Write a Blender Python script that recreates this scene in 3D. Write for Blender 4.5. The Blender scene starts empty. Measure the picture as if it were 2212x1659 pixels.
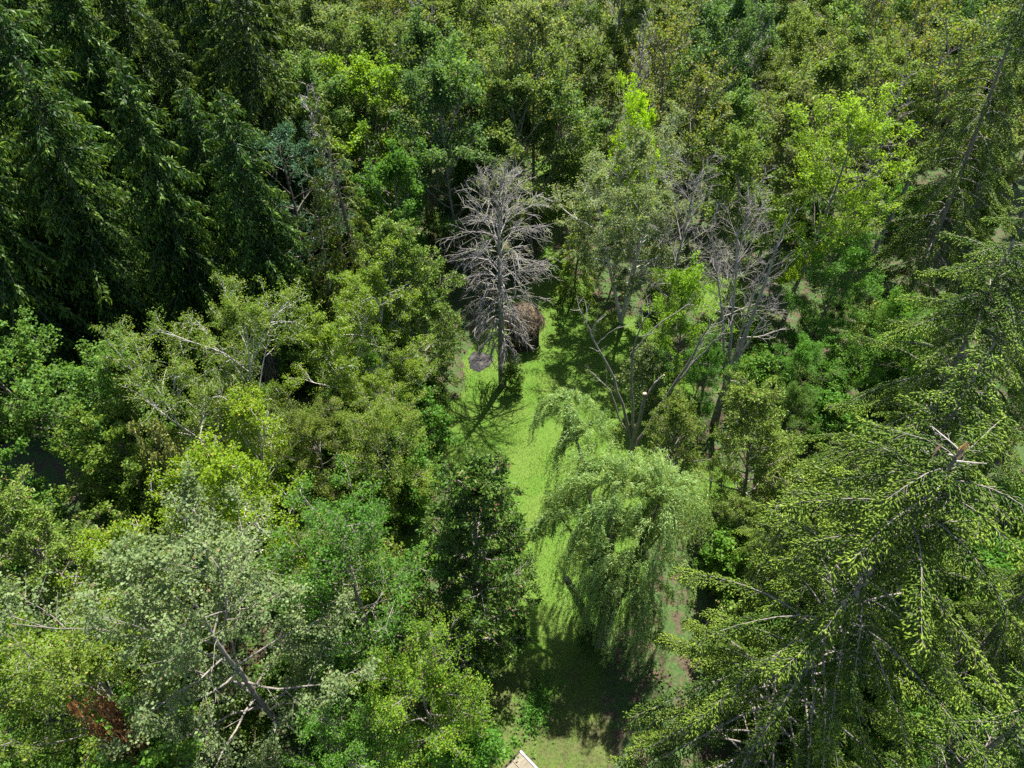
import bpy, bmesh, math, random
import numpy as np
from mathutils import Vector

# ------------------------------------------------------------------ camera, sky, sun, exposure
scene = bpy.context.scene
COL = scene.collection
CAM_H, PITCH = 30.0, 42.0
cam_data = bpy.data.cameras.new('camera')
cam = bpy.data.objects.new('camera', cam_data)
COL.objects.link(cam)
cam.location = (0, 0, CAM_H)
cam.rotation_euler = (math.radians(90 - PITCH), 0, 0)
cam_data.sensor_width = 36.0
cam_data.lens = 36.0 * 1495.0 / 2212.0
cam_data.clip_start = 0.1
cam_data.clip_end = 4000
scene.camera = cam

SUN_EL, SUN_AZ = 63.0, 21.0          # azimuth measured from +Y towards +X
world = bpy.data.worlds.new('World')
scene.world = world
world.use_nodes = True
wn = world.node_tree
wn.nodes.clear()
sky_n = wn.nodes.new('ShaderNodeTexSky')
sky_n.sky_type = 'NISHITA'
sky_n.sun_disc = False
sky_n.sun_elevation = math.radians(SUN_EL)
sky_n.sun_rotation = math.radians(SUN_AZ)
bg_n = wn.nodes.new('ShaderNodeBackground')
bg_n.inputs['Strength'].default_value = 0.075
wo = wn.nodes.new('ShaderNodeOutputWorld')
wn.links.new(sky_n.outputs[0], bg_n.inputs[0])
wn.links.new(bg_n.outputs[0], wo.inputs[0])

sd = bpy.data.lights.new('sun', 'SUN')
sd.energy = 5.0
sd.angle = math.radians(0.55)
sd.color = (1.0, 0.955, 0.87)
sun = bpy.data.objects.new('sun', sd)
COL.objects.link(sun)
_e, _a = math.radians(SUN_EL), math.radians(SUN_AZ)
sun.rotation_euler = Vector((-math.cos(_e) * math.sin(_a), -math.cos(_e) * math.cos(_a), -math.sin(_e))).to_track_quat('-Z', 'Y').to_euler()
sun.location = (20, 50, 80)

scene.view_settings.view_transform = 'Standard'
scene.view_settings.look = 'None'
scene.view_settings.gamma = 1.0
scene.view_settings.use_curve_mapping = False
scene.view_settings.exposure = 1.65
scene.render.engine = 'CYCLES'
scene.cycles.max_bounces = 6
scene.cycles.diffuse_bounces = 3
scene.cycles.glossy_bounces = 2
scene.cycles.transmission_bounces = 4
scene.cycles.caustics_reflective = False
scene.cycles.caustics_refractive = False
scene.cycles.use_denoising = False

# ------------------------------------------------------------------ materials
def _mat(name):
    m = bpy.data.materials.new(name)
    m.use_nodes = True
    nt = m.node_tree
    nt.nodes.clear()
    out = nt.nodes.new('ShaderNodeOutputMaterial')
    return m, nt, out

def leaf_mat(name, dark, light, accent=None, accent_amt=0.03, trans=0.42, rough=0.5, var=0.11, spec=0.14, tgain=1.5, gain=(1.13, 1.15, 0.66)):
    """two greens mixed by the per-leaf tint, an odd leaf in the accent colour, a little variation per tree"""
    m, nt, out = _mat(name)
    N, L = nt.nodes.new, nt.links.new
    dark = tuple(c * g for c, g in zip(dark, gain)); light = tuple(c * g for c, g in zip(light, gain))
    at = N('ShaderNodeAttribute'); at.attribute_name = 'tint'
    mix = N('ShaderNodeMix'); mix.data_type = 'RGBA'
    mix.inputs[6].default_value = (*dark, 1); mix.inputs[7].default_value = (*light, 1)
    L(at.outputs['Fac'], mix.inputs[0])
    col = mix.outputs[2]
    if accent:
        gt = N('ShaderNodeMath'); gt.operation = 'GREATER_THAN'; gt.inputs[1].default_value = 1 - accent_amt
        L(at.outputs['Fac'], gt.inputs[0])
        mx = N('ShaderNodeMix'); mx.data_type = 'RGBA'
        L(gt.outputs[0], mx.inputs[0]); L(col, mx.inputs[6]); mx.inputs[7].default_value = (*accent, 1)
        col = mx.outputs[2]
    oi = N('ShaderNodeObjectInfo')
    hs = N('ShaderNodeHueSaturation')
    mr = N('ShaderNodeMapRange'); mr.inputs[3].default_value = 1 - var; mr.inputs[4].default_value = 1 + var
    L(oi.outputs['Random'], mr.inputs[0]); L(mr.outputs[0], hs.inputs['Value'])
    mu = N('ShaderNodeMath'); mu.operation = 'MULTIPLY'; mu.inputs[1].default_value = 7.31
    fr = N('ShaderNodeMath'); fr.operation = 'FRACT'
    mh = N('ShaderNodeMapRange'); mh.inputs[3].default_value = 0.5 - 0.07 * var; mh.inputs[4].default_value = 0.5 + 0.09 * var
    L(oi.outputs['Random'], mu.inputs[0]); L(mu.outputs[0], fr.inputs[0]); L(fr.outputs[0], mh.inputs[0]); L(mh.outputs[0], hs.inputs['Hue'])
    L(col, hs.inputs['Color'])
    bs = N('ShaderNodeBsdfPrincipled')
    bs.inputs['Roughness'].default_value = rough
    bs.inputs['Specular IOR Level'].default_value = spec
    L(hs.outputs[0], bs.inputs['Base Color'])
    tr = N('ShaderNodeBsdfTranslucent')
    tm = N('ShaderNodeMix'); tm.data_type = 'RGBA'; tm.blend_type = 'MULTIPLY'; tm.inputs[0].default_value = 1
    tm.inputs[7].default_value = (1.15 * tgain, 1.05 * tgain, 0.45 * tgain, 1)
    L(hs.outputs[0], tm.inputs[6]); L(tm.outputs[2], tr.inputs['Color'])
    ms = N('ShaderNodeMixShader'); ms.inputs[0].default_value = trans
    L(bs.outputs[0], ms.inputs[1]); L(tr.outputs[0], ms.inputs[2]); L(ms.outputs[0], out.inputs[0])
    return m

def rough_mat(name, a, b, scale=6.0, stretch=(1, 1, 1), rough=0.85, detail=6, c=None, contrast=(0.35, 0.68), bump=0.0, c_scale=1.3):
    m, nt, out = _mat(name)
    N, L = nt.nodes.new, nt.links.new
    tc = N('ShaderNodeTexCoord'); mp = N('ShaderNodeMapping'); mp.inputs['Scale'].default_value = stretch
    L(tc.outputs['Object'], mp.inputs[0])
    ns = N('ShaderNodeTexNoise'); ns.inputs['Scale'].default_value = scale; ns.inputs['Detail'].default_value = detail
    ns.inputs['Roughness'].default_value = 0.65
    L(mp.outputs[0], ns.inputs['Vector'])
    mr = N('ShaderNodeMapRange'); mr.inputs[1].default_value = contrast[0]; mr.inputs[2].default_value = contrast[1]
    L(ns.outputs['Fac'], mr.inputs[0])
    mix = N('ShaderNodeMix'); mix.data_type = 'RGBA'
    mix.inputs[6].default_value = (*a, 1); mix.inputs[7].default_value = (*b, 1)
    L(mr.outputs[0], mix.inputs[0])
    col = mix.outputs[2]
    if c:
        n2 = N('ShaderNodeTexNoise'); n2.inputs['Scale'].default_value = c_scale; n2.inputs['Detail'].default_value = 4
        L(mp.outputs[0], n2.inputs['Vector'])
        m2 = N('ShaderNodeMapRange'); m2.inputs[1].default_value = 0.5; m2.inputs[2].default_value = 0.66
        L(n2.outputs['Fac'], m2.inputs[0])
        mx = N('ShaderNodeMix'); mx.data_type = 'RGBA'; mx.inputs[7].default_value = (*c, 1)
        L(m2.outputs[0], mx.inputs[0]); L(col, mx.inputs[6]); col = mx.outputs[2]
    bs = N('ShaderNodeBsdfPrincipled'); bs.inputs['Roughness'].default_value = rough
    bs.inputs['Specular IOR Level'].default_value = 0.2
    L(col, bs.inputs['Base Color'])
    if bump:
        bp = N('ShaderNodeBump'); bp.inputs['Strength'].default_value = bump; bp.inputs['Distance'].default_value = 0.03
        L(ns.outputs['Fac'], bp.inputs['Height']); L(bp.outputs[0], bs.inputs['Normal'])
    L(bs.outputs[0], out.inputs[0])
    return m

M = {}
M['aspen'] = leaf_mat('aspen_leaf', (0.105, 0.165, 0.060), (0.230, 0.305, 0.130), (0.26, 0.20, 0.10), 0.02, gain=(1, 1, 1))
M['birch'] = leaf_mat('birch_leaf', (0.064, 0.118, 0.026), (0.150, 0.212, 0.048), (0.28, 0.24, 0.07), 0.025)
M['birch_yellow'] = leaf_mat('yellow_birch_leaf', (0.068, 0.132, 0.018), (0.155, 0.232, 0.030), (0.30, 0.26, 0.06), 0.03)
M['green'] = leaf_mat('mid_green_leaf', (0.042, 0.110, 0.024), (0.095, 0.185, 0.040), (0.30, 0.22, 0.07), 0.012)
M['lime'] = leaf_mat('lime_leaf', (0.090, 0.165, 0.014), (0.175, 0.262, 0.026), (0.34, 0.28, 0.05), 0.03)
M['maple'] = leaf_mat('maple_leaf', (0.046, 0.105, 0.030), (0.110, 0.185, 0.056), (0.35, 0.28, 0.08), 0.01)
M['ash'] = leaf_mat('ash_leaf', (0.045, 0.125, 0.024), (0.105, 0.215, 0.045), None)
M['locust'] = leaf_mat('locust_leaf', (0.095, 0.190, 0.022), (0.180, 0.295, 0.036), None)
M['locust_bright'] = leaf_mat('bright_locust_leaf', (0.150, 0.290, 0.010), (0.260, 0.420, 0.022), None, trans=0.5, var=0.0)
M['olive'] = leaf_mat('olive_leaf', (0.080, 0.122, 0.034), (0.160, 0.205, 0.066), (0.28, 0.20, 0.07), 0.05)
M['wood_green'] = leaf_mat('wood_leaf', (0.052, 0.104, 0.036), (0.132, 0.195, 0.075), (0.24, 0.22, 0.10), 0.02, var=0.22)
M['wood_grey'] = leaf_mat('grey_wood_leaf', (0.070, 0.112, 0.060), (0.160, 0.205, 0.110), (0.26, 0.24, 0.13), 0.02, var=0.18)
M['wood_dark'] = leaf_mat('dark_wood_leaf', (0.034, 0.082, 0.040), (0.090, 0.150, 0.072), None, var=0.2)
M['wood_light'] = leaf_mat('light_wood_leaf', (0.072, 0.125, 0.036), (0.155, 0.220, 0.066), None)
M['pale_yellow'] = leaf_mat('pale_yellow_leaf', (0.08, 0.14, 0.035), (0.36, 0.39, 0.17), None, gain=(1, 1, 1))
M['rust'] = leaf_mat('rust_leaf', (0.12, 0.058, 0.030), (0.26, 0.12, 0.058), None, trans=0.2, gain=(1, 1, 1))
M['willow'] = leaf_mat('willow_leaf', (0.085, 0.175, 0.040), (0.300, 0.410, 0.150), (0.34, 0.34, 0.10), 0.015, rough=0.45, trans=0.36, spec=0.2, gain=(1, 1, 1))
M['cedar'] = leaf_mat('cedar_spray', (0.030, 0.082, 0.020), (0.085, 0.150, 0.038), (0.22, 0.13, 0.07), 0.03, trans=0.2)
M['cedar_light'] = leaf_mat('light_cedar_spray', (0.068, 0.125, 0.030), (0.155, 0.215, 0.062), (0.25, 0.18, 0.09), 0.02, trans=0.22)
M['spruce'] = leaf_mat('spruce_needles', (0.030, 0.070, 0.018), (0.205, 0.290, 0.058), None, trans=0.2, rough=0.5, var=0.08)
M['spruce_dark'] = leaf_mat('dark_spruce_needles', (0.014, 0.040, 0.015), (0.105, 0.165, 0.034), None, trans=0.2, var=0.16)
M['larch'] = leaf_mat('larch_needles', (0.055, 0.085, 0.018), (0.125, 0.155, 0.030), None, trans=0.12, var=0.1)
M['pine'] = leaf_mat('blue_pine_needles', (0.026, 0.078, 0.036), (0.065, 0.150, 0.066), None, trans=0.12, var=0.1, gain=(1, 1, 1))
M['bark'] = rough_mat('bark', (0.075, 0.060, 0.048), (0.19, 0.165, 0.135), 5, (3, 3, 0.6))
M['bark_grey'] = rough_mat('grey_bark', (0.12, 0.105, 0.09), (0.29, 0.26, 0.225), 5, (3, 3, 0.7))
M['bark_birch'] = rough_mat('birch_bark', (0.20, 0.185, 0.16), (0.46, 0.435, 0.40), 4, (2, 2, 3.0), contrast=(0.3, 0.5))
M['dead'] = rough_mat('dead_wood', (0.15, 0.135, 0.135), (0.33, 0.30, 0.29), 3, (1, 1, 1), c=(0.26, 0.26, 0.14), c_scale=2.2)
M['dead_bleached'] = rough_mat('bleached_wood', (0.25, 0.22, 0.19), (0.45, 0.41, 0.37), 4)
M['dead_brown'] = rough_mat('brown_dead_wood', (0.13, 0.105, 0.085), (0.30, 0.25, 0.20), 5)
M['cut'] = rough_mat('cut_wood', (0.30, 0.22, 0.14), (0.46, 0.36, 0.26), 9)
M['splinter'] = rough_mat('splintered_wood', (0.50, 0.24, 0.08), (0.66, 0.40, 0.18), 14)
M['grass'] = leaf_mat('grass_blade', (0.042, 0.102, 0.010), (0.094, 0.166, 0.020), (0.20, 0.22, 0.09), 0.03, trans=0.25, var=0.0, gain=(1, 1, 1))
M['cover'] = leaf_mat('ground_cover_leaf', (0.040, 0.105, 0.024), (0.105, 0.200, 0.042), (0.26, 0.17, 0.08), 0.04, var=0.0)
M['roof'] = rough_mat('weathered_shingle', (0.045, 0.034, 0.024), (0.14, 0.105, 0.070), 7, (1, 1, 1), c=(0.20, 0.155, 0.10), c_scale=2.0, bump=0.6)
M['thatch'] = rough_mat('twig_thatch', (0.045, 0.032, 0.022), (0.20, 0.145, 0.095), 3, c=(0.26, 0.20, 0.13), c_scale=2.0)
M['dark_wood'] = rough_mat('dark_stained_wood', (0.028, 0.022, 0.018), (0.075, 0.055, 0.04), 6)
M['pale_wood'] = rough_mat('pale_board', (0.22, 0.175, 0.12), (0.34, 0.28, 0.20), 8)
M['ash_bed'] = rough_mat('ash_bed', (0.012, 0.012, 0.013), (0.036, 0.036, 0.038), 7, c=(0.085, 0.078, 0.070), c_scale=1.8, bump=0.7)
M['char'] = rough_mat('charred_wood', (0.015, 0.014, 0.014), (0.09, 0.085, 0.085), 12)
M['shed_roof'] = rough_mat('shed_roof_board', (0.13, 0.115, 0.08), (0.21, 0.185, 0.14), 4, (1, 6, 1))
M['white_paint'] = rough_mat('chipped_white_paint', (0.26, 0.26, 0.27), (0.45, 0.45, 0.46), 5, c=(0.22, 0.20, 0.18), c_scale=2.6)
M['feather'] = rough_mat('dark_feather', (0.018, 0.016, 0.018), (0.05, 0.042, 0.04), 30, rough=0.5)
M['feather_brown'] = rough_mat('brown_feather', (0.07, 0.045, 0.03), (0.13, 0.09, 0.06), 30, rough=0.6)

# ------------------------------------------------------------------ mesh helpers (numpy)
def nrm(v):
    return v / np.maximum(np.linalg.norm(v, axis=-1, keepdims=True), 1e-9)

def mesh_np(name, parts, mat, smooth=False):
    """parts: list of (verts Nx3, faces MxK, tint M or None)"""
    V, LV, LS, LT, T = [], [], [], [], []
    off = 0; ls = 0
    for v, f, t in parts:
        v = np.asarray(v, dtype=np.float32).reshape(-1, 3)
        f = np.asarray(f, dtype=np.int32)
        V.append(v); LV.append((f + off).ravel())
        k = f.shape[1]
        LS.append(ls + np.arange(len(f), dtype=np.int32) * k)
        LT.append(np.full(len(f), k, dtype=np.int32))
        T.append(np.full(len(f), 0.5, np.float32) if t is None else np.asarray(t, np.float32))
        off += len(v); ls += f.size
    V = np.concatenate(V); LV = np.concatenate(LV); LS = np.concatenate(LS); LT = np.concatenate(LT); T = np.concatenate(T)
    me = bpy.data.meshes.new(name)
    me.vertices.add(len(V)); me.vertices.foreach_set('co', V.ravel())
    me.loops.add(len(LV)); me.loops.foreach_set('vertex_index', LV)
    me.polygons.add(len(LS)); me.polygons.foreach_set('loop_start', LS); me.polygons.foreach_set('loop_total', LT)
    if smooth:
        me.polygons.foreach_set('use_smooth', np.ones(len(LS), dtype=bool))
    a = me.attributes.new('tint', 'FLOAT', 'FACE'); a.data.foreach_set('value', T)
    me.update(calc_edges=True)
    me.materials.append(mat)
    return me

def tubes(P, R, sides=4):
    P = np.asarray(P, float); R = np.asarray(R, float)
    B, N, _ = P.shape
    T = np.empty_like(P)
    T[:, 1:-1] = P[:, 2:] - P[:, :-2]; T[:, 0] = P[:, 1] - P[:, 0]; T[:, -1] = P[:, -1] - P[:, -2]
    T = nrm(T)
    ref = np.where(np.abs(T[:, :1, 2:3]) > 0.9, np.array([1.0, 0, 0]), np.array([0, 0, 1.0]))
    n1 = nrm(np.cross(T, np.broadcast_to(ref, T.shape))); n2 = np.cross(T, n1)
    a = np.arange(sides) * 2 * math.pi / sides
    V = P[:, :, None] + R[:, :, None, None] * (n1[:, :, None] * np.cos(a)[:, None] + n2[:, :, None] * np.sin(a)[:, None])
    idx = np.arange(B * N * sides).reshape(B, N, sides)
    q = np.stack([idx[:, :-1], np.roll(idx, -1, 2)[:, :-1], np.roll(idx, -1, 2)[:, 1:], idx[:, 1:]], -1).reshape(-1, 4)
    parts = V.reshape(-1, 3), q, None
    return parts

def leaves(C, D, Nn, Ls, Ws, tint, fold=0.18, wide=0.45):
    D = nrm(D); S = nrm(np.cross(D, Nn)); U = np.cross(S, D)
    Ls = np.asarray(Ls)[:, None]; Ws = np.asarray(Ws)[:, None]
    base = C; tip = C + D * Ls - U * Ls * 0.12
    mid = C + D * Ls * wide + U * Ws * fold
    V = np.stack([base, mid - S * Ws * 0.5, tip, mid + S * Ws * 0.5], 1).reshape(-1, 3)
    F = np.arange(len(C) * 4).reshape(-1, 4)
    return V, F, tint

def spindles(C, D, Ls, Rs, tint, rng, sides=3):
    """needle-covered shoots: short fat spindles"""
    D = nrm(D); n = len(C)
    rv = rng.normal(size=(n, 3)); n1 = nrm(np.cross(D, rv)); n2 = np.cross(D, n1)
    Ls = np.asarray(Ls)[:, None]; Rs = np.asarray(Rs)[:, None]
    ring = [C + D * Ls * 0.55 + Rs * (n1 * math.cos(2 * math.pi * k / sides) + n2 * math.sin(2 * math.pi * k / sides)) for k in range(sides)]
    V = np.stack([C] + ring + [C + D * Ls], 1)
    m = sides + 2
    b = (np.arange(n) * m)[:, None]
    F = []
    for k in range(sides):
        k2 = (k + 1) % sides
        F.append(np.stack([np.zeros(n, int), np.full(n, 1 + k2), np.full(n, 1 + k)], 1) + b)
        F.append(np.stack([np.full(n, 1 + k), np.full(n, 1 + k2), np.full(n, m - 1)], 1) + b)
    return V.reshape(-1, 3), np.concatenate(F), np.tile(tint, 2 * sides)

def grow(S, D, L, npts, rng, up=0.0, wob=0.15, bend=None):
    """polylines from starts S along D, length L; 'up' bends them towards +Z (negative: droop)"""
    B = len(S); P = np.empty((B, npts, 3)); P[:, 0] = S
    d = nrm(np.asarray(D, float)); step = (np.asarray(L) / (npts - 1))[:, None]
    up = np.broadcast_to(np.asarray(up, float), (B,))
    for k in range(1, npts):
        P[:, k] = P[:, k - 1] + d * step
        u = up if bend is None else up + bend(k / (npts - 1))
        d = nrm(d + rng.normal(size=(B, 3)) * wob + np.stack([np.zeros(B), np.zeros(B), u * np.ones(B)], 1))
    return P

def along(P, s):
    """points and tangents at parameters s (B,k) of paths P (B,N,3)"""
    B, N, _ = P.shape
    x = np.clip(s, 0, 0.9999) * (N - 1); i = x.astype(int); f = (x - i)[..., None]
    bi = np.arange(B)[:, None]
    a, b = P[bi, i], P[bi, i + 1]
    return a + (b - a) * f, nrm(b - a)

def fork(P, L, k, rng, s0=0.25, s1=1.0, frac=0.45, ang=(35, 65), up=0.1, flat=None, taper=0.55):
    B = len(P)
    s = s0 + (s1 - s0) * (np.arange(k) + rng.random((B, k))) / k
    p, t = along(P, s)
    rv = rng.normal(size=(B, k, 3))
    if flat is not None:
        rv[..., 2] *= flat
    perp = nrm(rv - (rv * t).sum(-1, keepdims=True) * t)
    a = np.radians(rng.uniform(ang[0], ang[1], (B, k)))[..., None]
    d = t * np.cos(a) + perp * np.sin(a); d[..., 2] += up
    l = np.asarray(L)[:, None] * frac * (1 - taper * s) * rng.uniform(0.7, 1.25, (B, k))
    return p.reshape(-1, 3), nrm(d).reshape(-1, 3), l.ravel(), s.ravel()

def taper(B, n, r0, r1):
    t = np.linspace(0, 1, n)[None]
    r0 = np.broadcast_to(np.asarray(r0, float), (B,))[:, None]; r1 = np.broadcast_to(np.asarray(r1, float), (B,))[:, None]
    return r0 + (r1 - r0) * t

# ------------------------------------------------------------------ scene objects helpers
def obj(name, me, parent=None, loc=(0, 0, 0), rotz=0):
    o = bpy.data.objects.new(name, me); COL.objects.link(o)
    o.parent = parent; o.location = loc; o.rotation_euler = (0, 0, rotz)
    return o

def tag(o, label, cat, group=None):
    o['label'] = label; o['category'] = cat
    if group: o['group'] = group
    return o

def thing(name, label, cat, loc, rotz=0.0, scale=(1, 1, 1), group=None):
    o = bpy.data.objects.new(name, None); COL.objects.link(o)
    o.location = loc; o.rotation_euler = (0, 0, rotz); o.scale = scale
    o.empty_display_size = 0.3
    return tag(o, label, cat, group)

def ground_z(x, y):
    return 0.12 * np.sin(x * 0.21 + 1.0) * np.sin(y * 0.17) + 0.05 * np.sin(x * 0.6) * np.cos(y * 0.53)

def tree(proto, name, label, cat, x, y, rotz=0.0, s=1.0, sz=None, group=None, crown=None, trunk=None, tilt=(0, 0)):
    """place a tree: an Empty at its foot with a trunk and a crown that share the prototype's mesh data"""
    t = thing(name, label, cat, (x, y, float(ground_z(x, y)) - 0.05), rotz, (s, s, s if sz is None else sz), group)
    t.rotation_euler = (tilt[0], tilt[1], rotz)
    for pn, me in proto.items():
        if me is None: continue
        o = obj(pn, me, t)
        m = crown if pn == 'crown' else (trunk if pn == 'trunk' else None)
        if m is not None:
            o.material_slots[0].link = 'OBJECT'; o.material_slots[0].material = m
    return t

# ------------------------------------------------------------------ tree builders
def broadleaf(seed, h, r, cb=0.3, peak=0.42, n1=20, n2=7, n3=6, k=9, leaf=(0.08, 0.06), sig=0.12, rise=(15, 62), up=0.08,
              droop=0.0, mat='green', bark='bark', stems=1, trunk_r=None, sprays=False, flatten=1.0, thick=1.0, twig_r=0.008):
    rng = np.random.default_rng(seed)
    trunk_parts = []; S, D, L, PR = [], [], [], []
    trunk_r = trunk_r or h * 0.011
    for q in range(stems):
        if stems > 1:
            az = 2 * math.pi * (q + 0.3 * rng.random()) / stems
            lean = np.array([math.cos(az) * 0.26, math.sin(az) * 0.26, 1.0])
        else:
            lean = np.array([rng.normal() * 0.04, rng.normal() * 0.04, 1.0])
        hh = h * 0.93 * (1 if q == 0 else rng.uniform(0.75, 0.95))
        tp = grow(np.array([[0.0, 0, 0]]), lean[None], np.array([hh]), 12, rng, 0.03, 0.04)
        trunk_parts.append(tubes(tp, taper(1, 12, trunk_r, trunk_r * 0.18), 7))
        n = n1 // stems
        t = (np.arange(n) + rng.random(n)) / n
        tz = cb + (0.97 - cb) * t
        p, _ = along(tp, tz[None]); p = p[0]
        env = np.where(t < peak, 0.55 + 0.45 * np.sin(0.5 * math.pi * t / peak), np.cos(0.5 * math.pi * (t - peak) / (1.04 - peak)) ** 0.75)
        az = np.arange(n) * 2.39996 + rng.normal(size=n) * 0.35 + q
        el = np.radians(rise[0] + (rise[1] - rise[0]) * t + rng.normal(size=n) * 9)
        d = np.stack([np.cos(az) * np.cos(el), np.sin(az) * np.cos(el), np.sin(el)], 1)
        l = r * np.maximum(env, 0.16) * rng.uniform(0.72, 1.14, n) / np.maximum(np.cos(el), 0.55)
        if stems > 1: l *= 0.72
        S.append(p); D.append(d); L.append(l); PR.append(trunk_r * (1 - 0.8 * tz) * 0.55)
    S = np.concatenate(S); D = np.concatenate(D); L = np.concatenate(L); PR = np.concatenate(PR)
    P1 = grow(S, D, L, 7, rng, up - droop * 0.4, 0.13)
    trunk_parts.append(tubes(P1, taper(len(P1), 7, PR, 0.012 * thick), 5))
    s2, d2, l2, _ = fork(P1, L, n2, rng, 0.22, 1.0, 0.46, (28, 66), 0.10 - droop * 0.5, flat=0.7)
    P2 = grow(s2, d2, l2, 5, rng, 0.05 - droop * 0.5, 0.16)
    trunk_parts.append(tubes(P2, taper(len(P2), 5, 0.018 * thick, 0.007 * thick), 3))
    s3, d3, l3, _ = fork(P2, l2, n3, rng, 0.15, 1.0, 0.50, (25, 70), 0.08 - droop, flat=0.8, taper=0.35)
    l3 = np.maximum(l3, 0.18)
    P3 = grow(s3, d3, l3, 4, rng, 0.02 - droop * 0.7, 0.2)
    if twig_r:
        trunk_parts.append(tubes(P3[:, ::3], taper(len(P3), 2, twig_r, twig_r * 0.5), 3))
    B = len(P3)
    sl = rng.random((B, k)) ** 0.8
    c, t = along(P3, sl); c = c.reshape(-1, 3); t = t.reshape(-1, 3)
    n = len(c)
    c = c + rng.normal(size=(n, 3)) * sig * 0.82 * np.array([1, 1, 0.7 * flatten])
    up_ = np.array([0, 0, 1.0])
    if sprays:
        dd = nrm(t * 0.7 + rng.normal(size=(n, 3)) * 0.45 + np.array([0, 0, -0.35]))
        nn = nrm(rng.normal(size=(n, 3)) + up_ * 0.4)
    else:
        dd = nrm(t * 0.35 + rng.normal(size=(n, 3)) * 0.7 + np.array([0, 0, -0.25 - droop]))
        nn = nrm(rng.normal(size=(n, 3)) * 0.62 + up_)
    clump = np.repeat(rng.random(len(P2)), n3 * k)
    tint = np.clip(0.5 * rng.random(n) + 0.5 * clump + rng.normal(size=n) * 0.06, 0, 0.955)
    odd = rng.random(n) < 0.05
    tint[odd] = 0.95 + 0.05 * rng.random(odd.sum())
    sc = rng.uniform(0.6, 1.35, n)
    crown = mesh_np('crown', [leaves(c, dd, nn, leaf[0] * sc, leaf[1] * sc, tint)], M[mat])
    trunk = mesh_np('trunk', trunk_parts, M[bark], True)
    return {'trunk': trunk, 'crown': crown}

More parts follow.
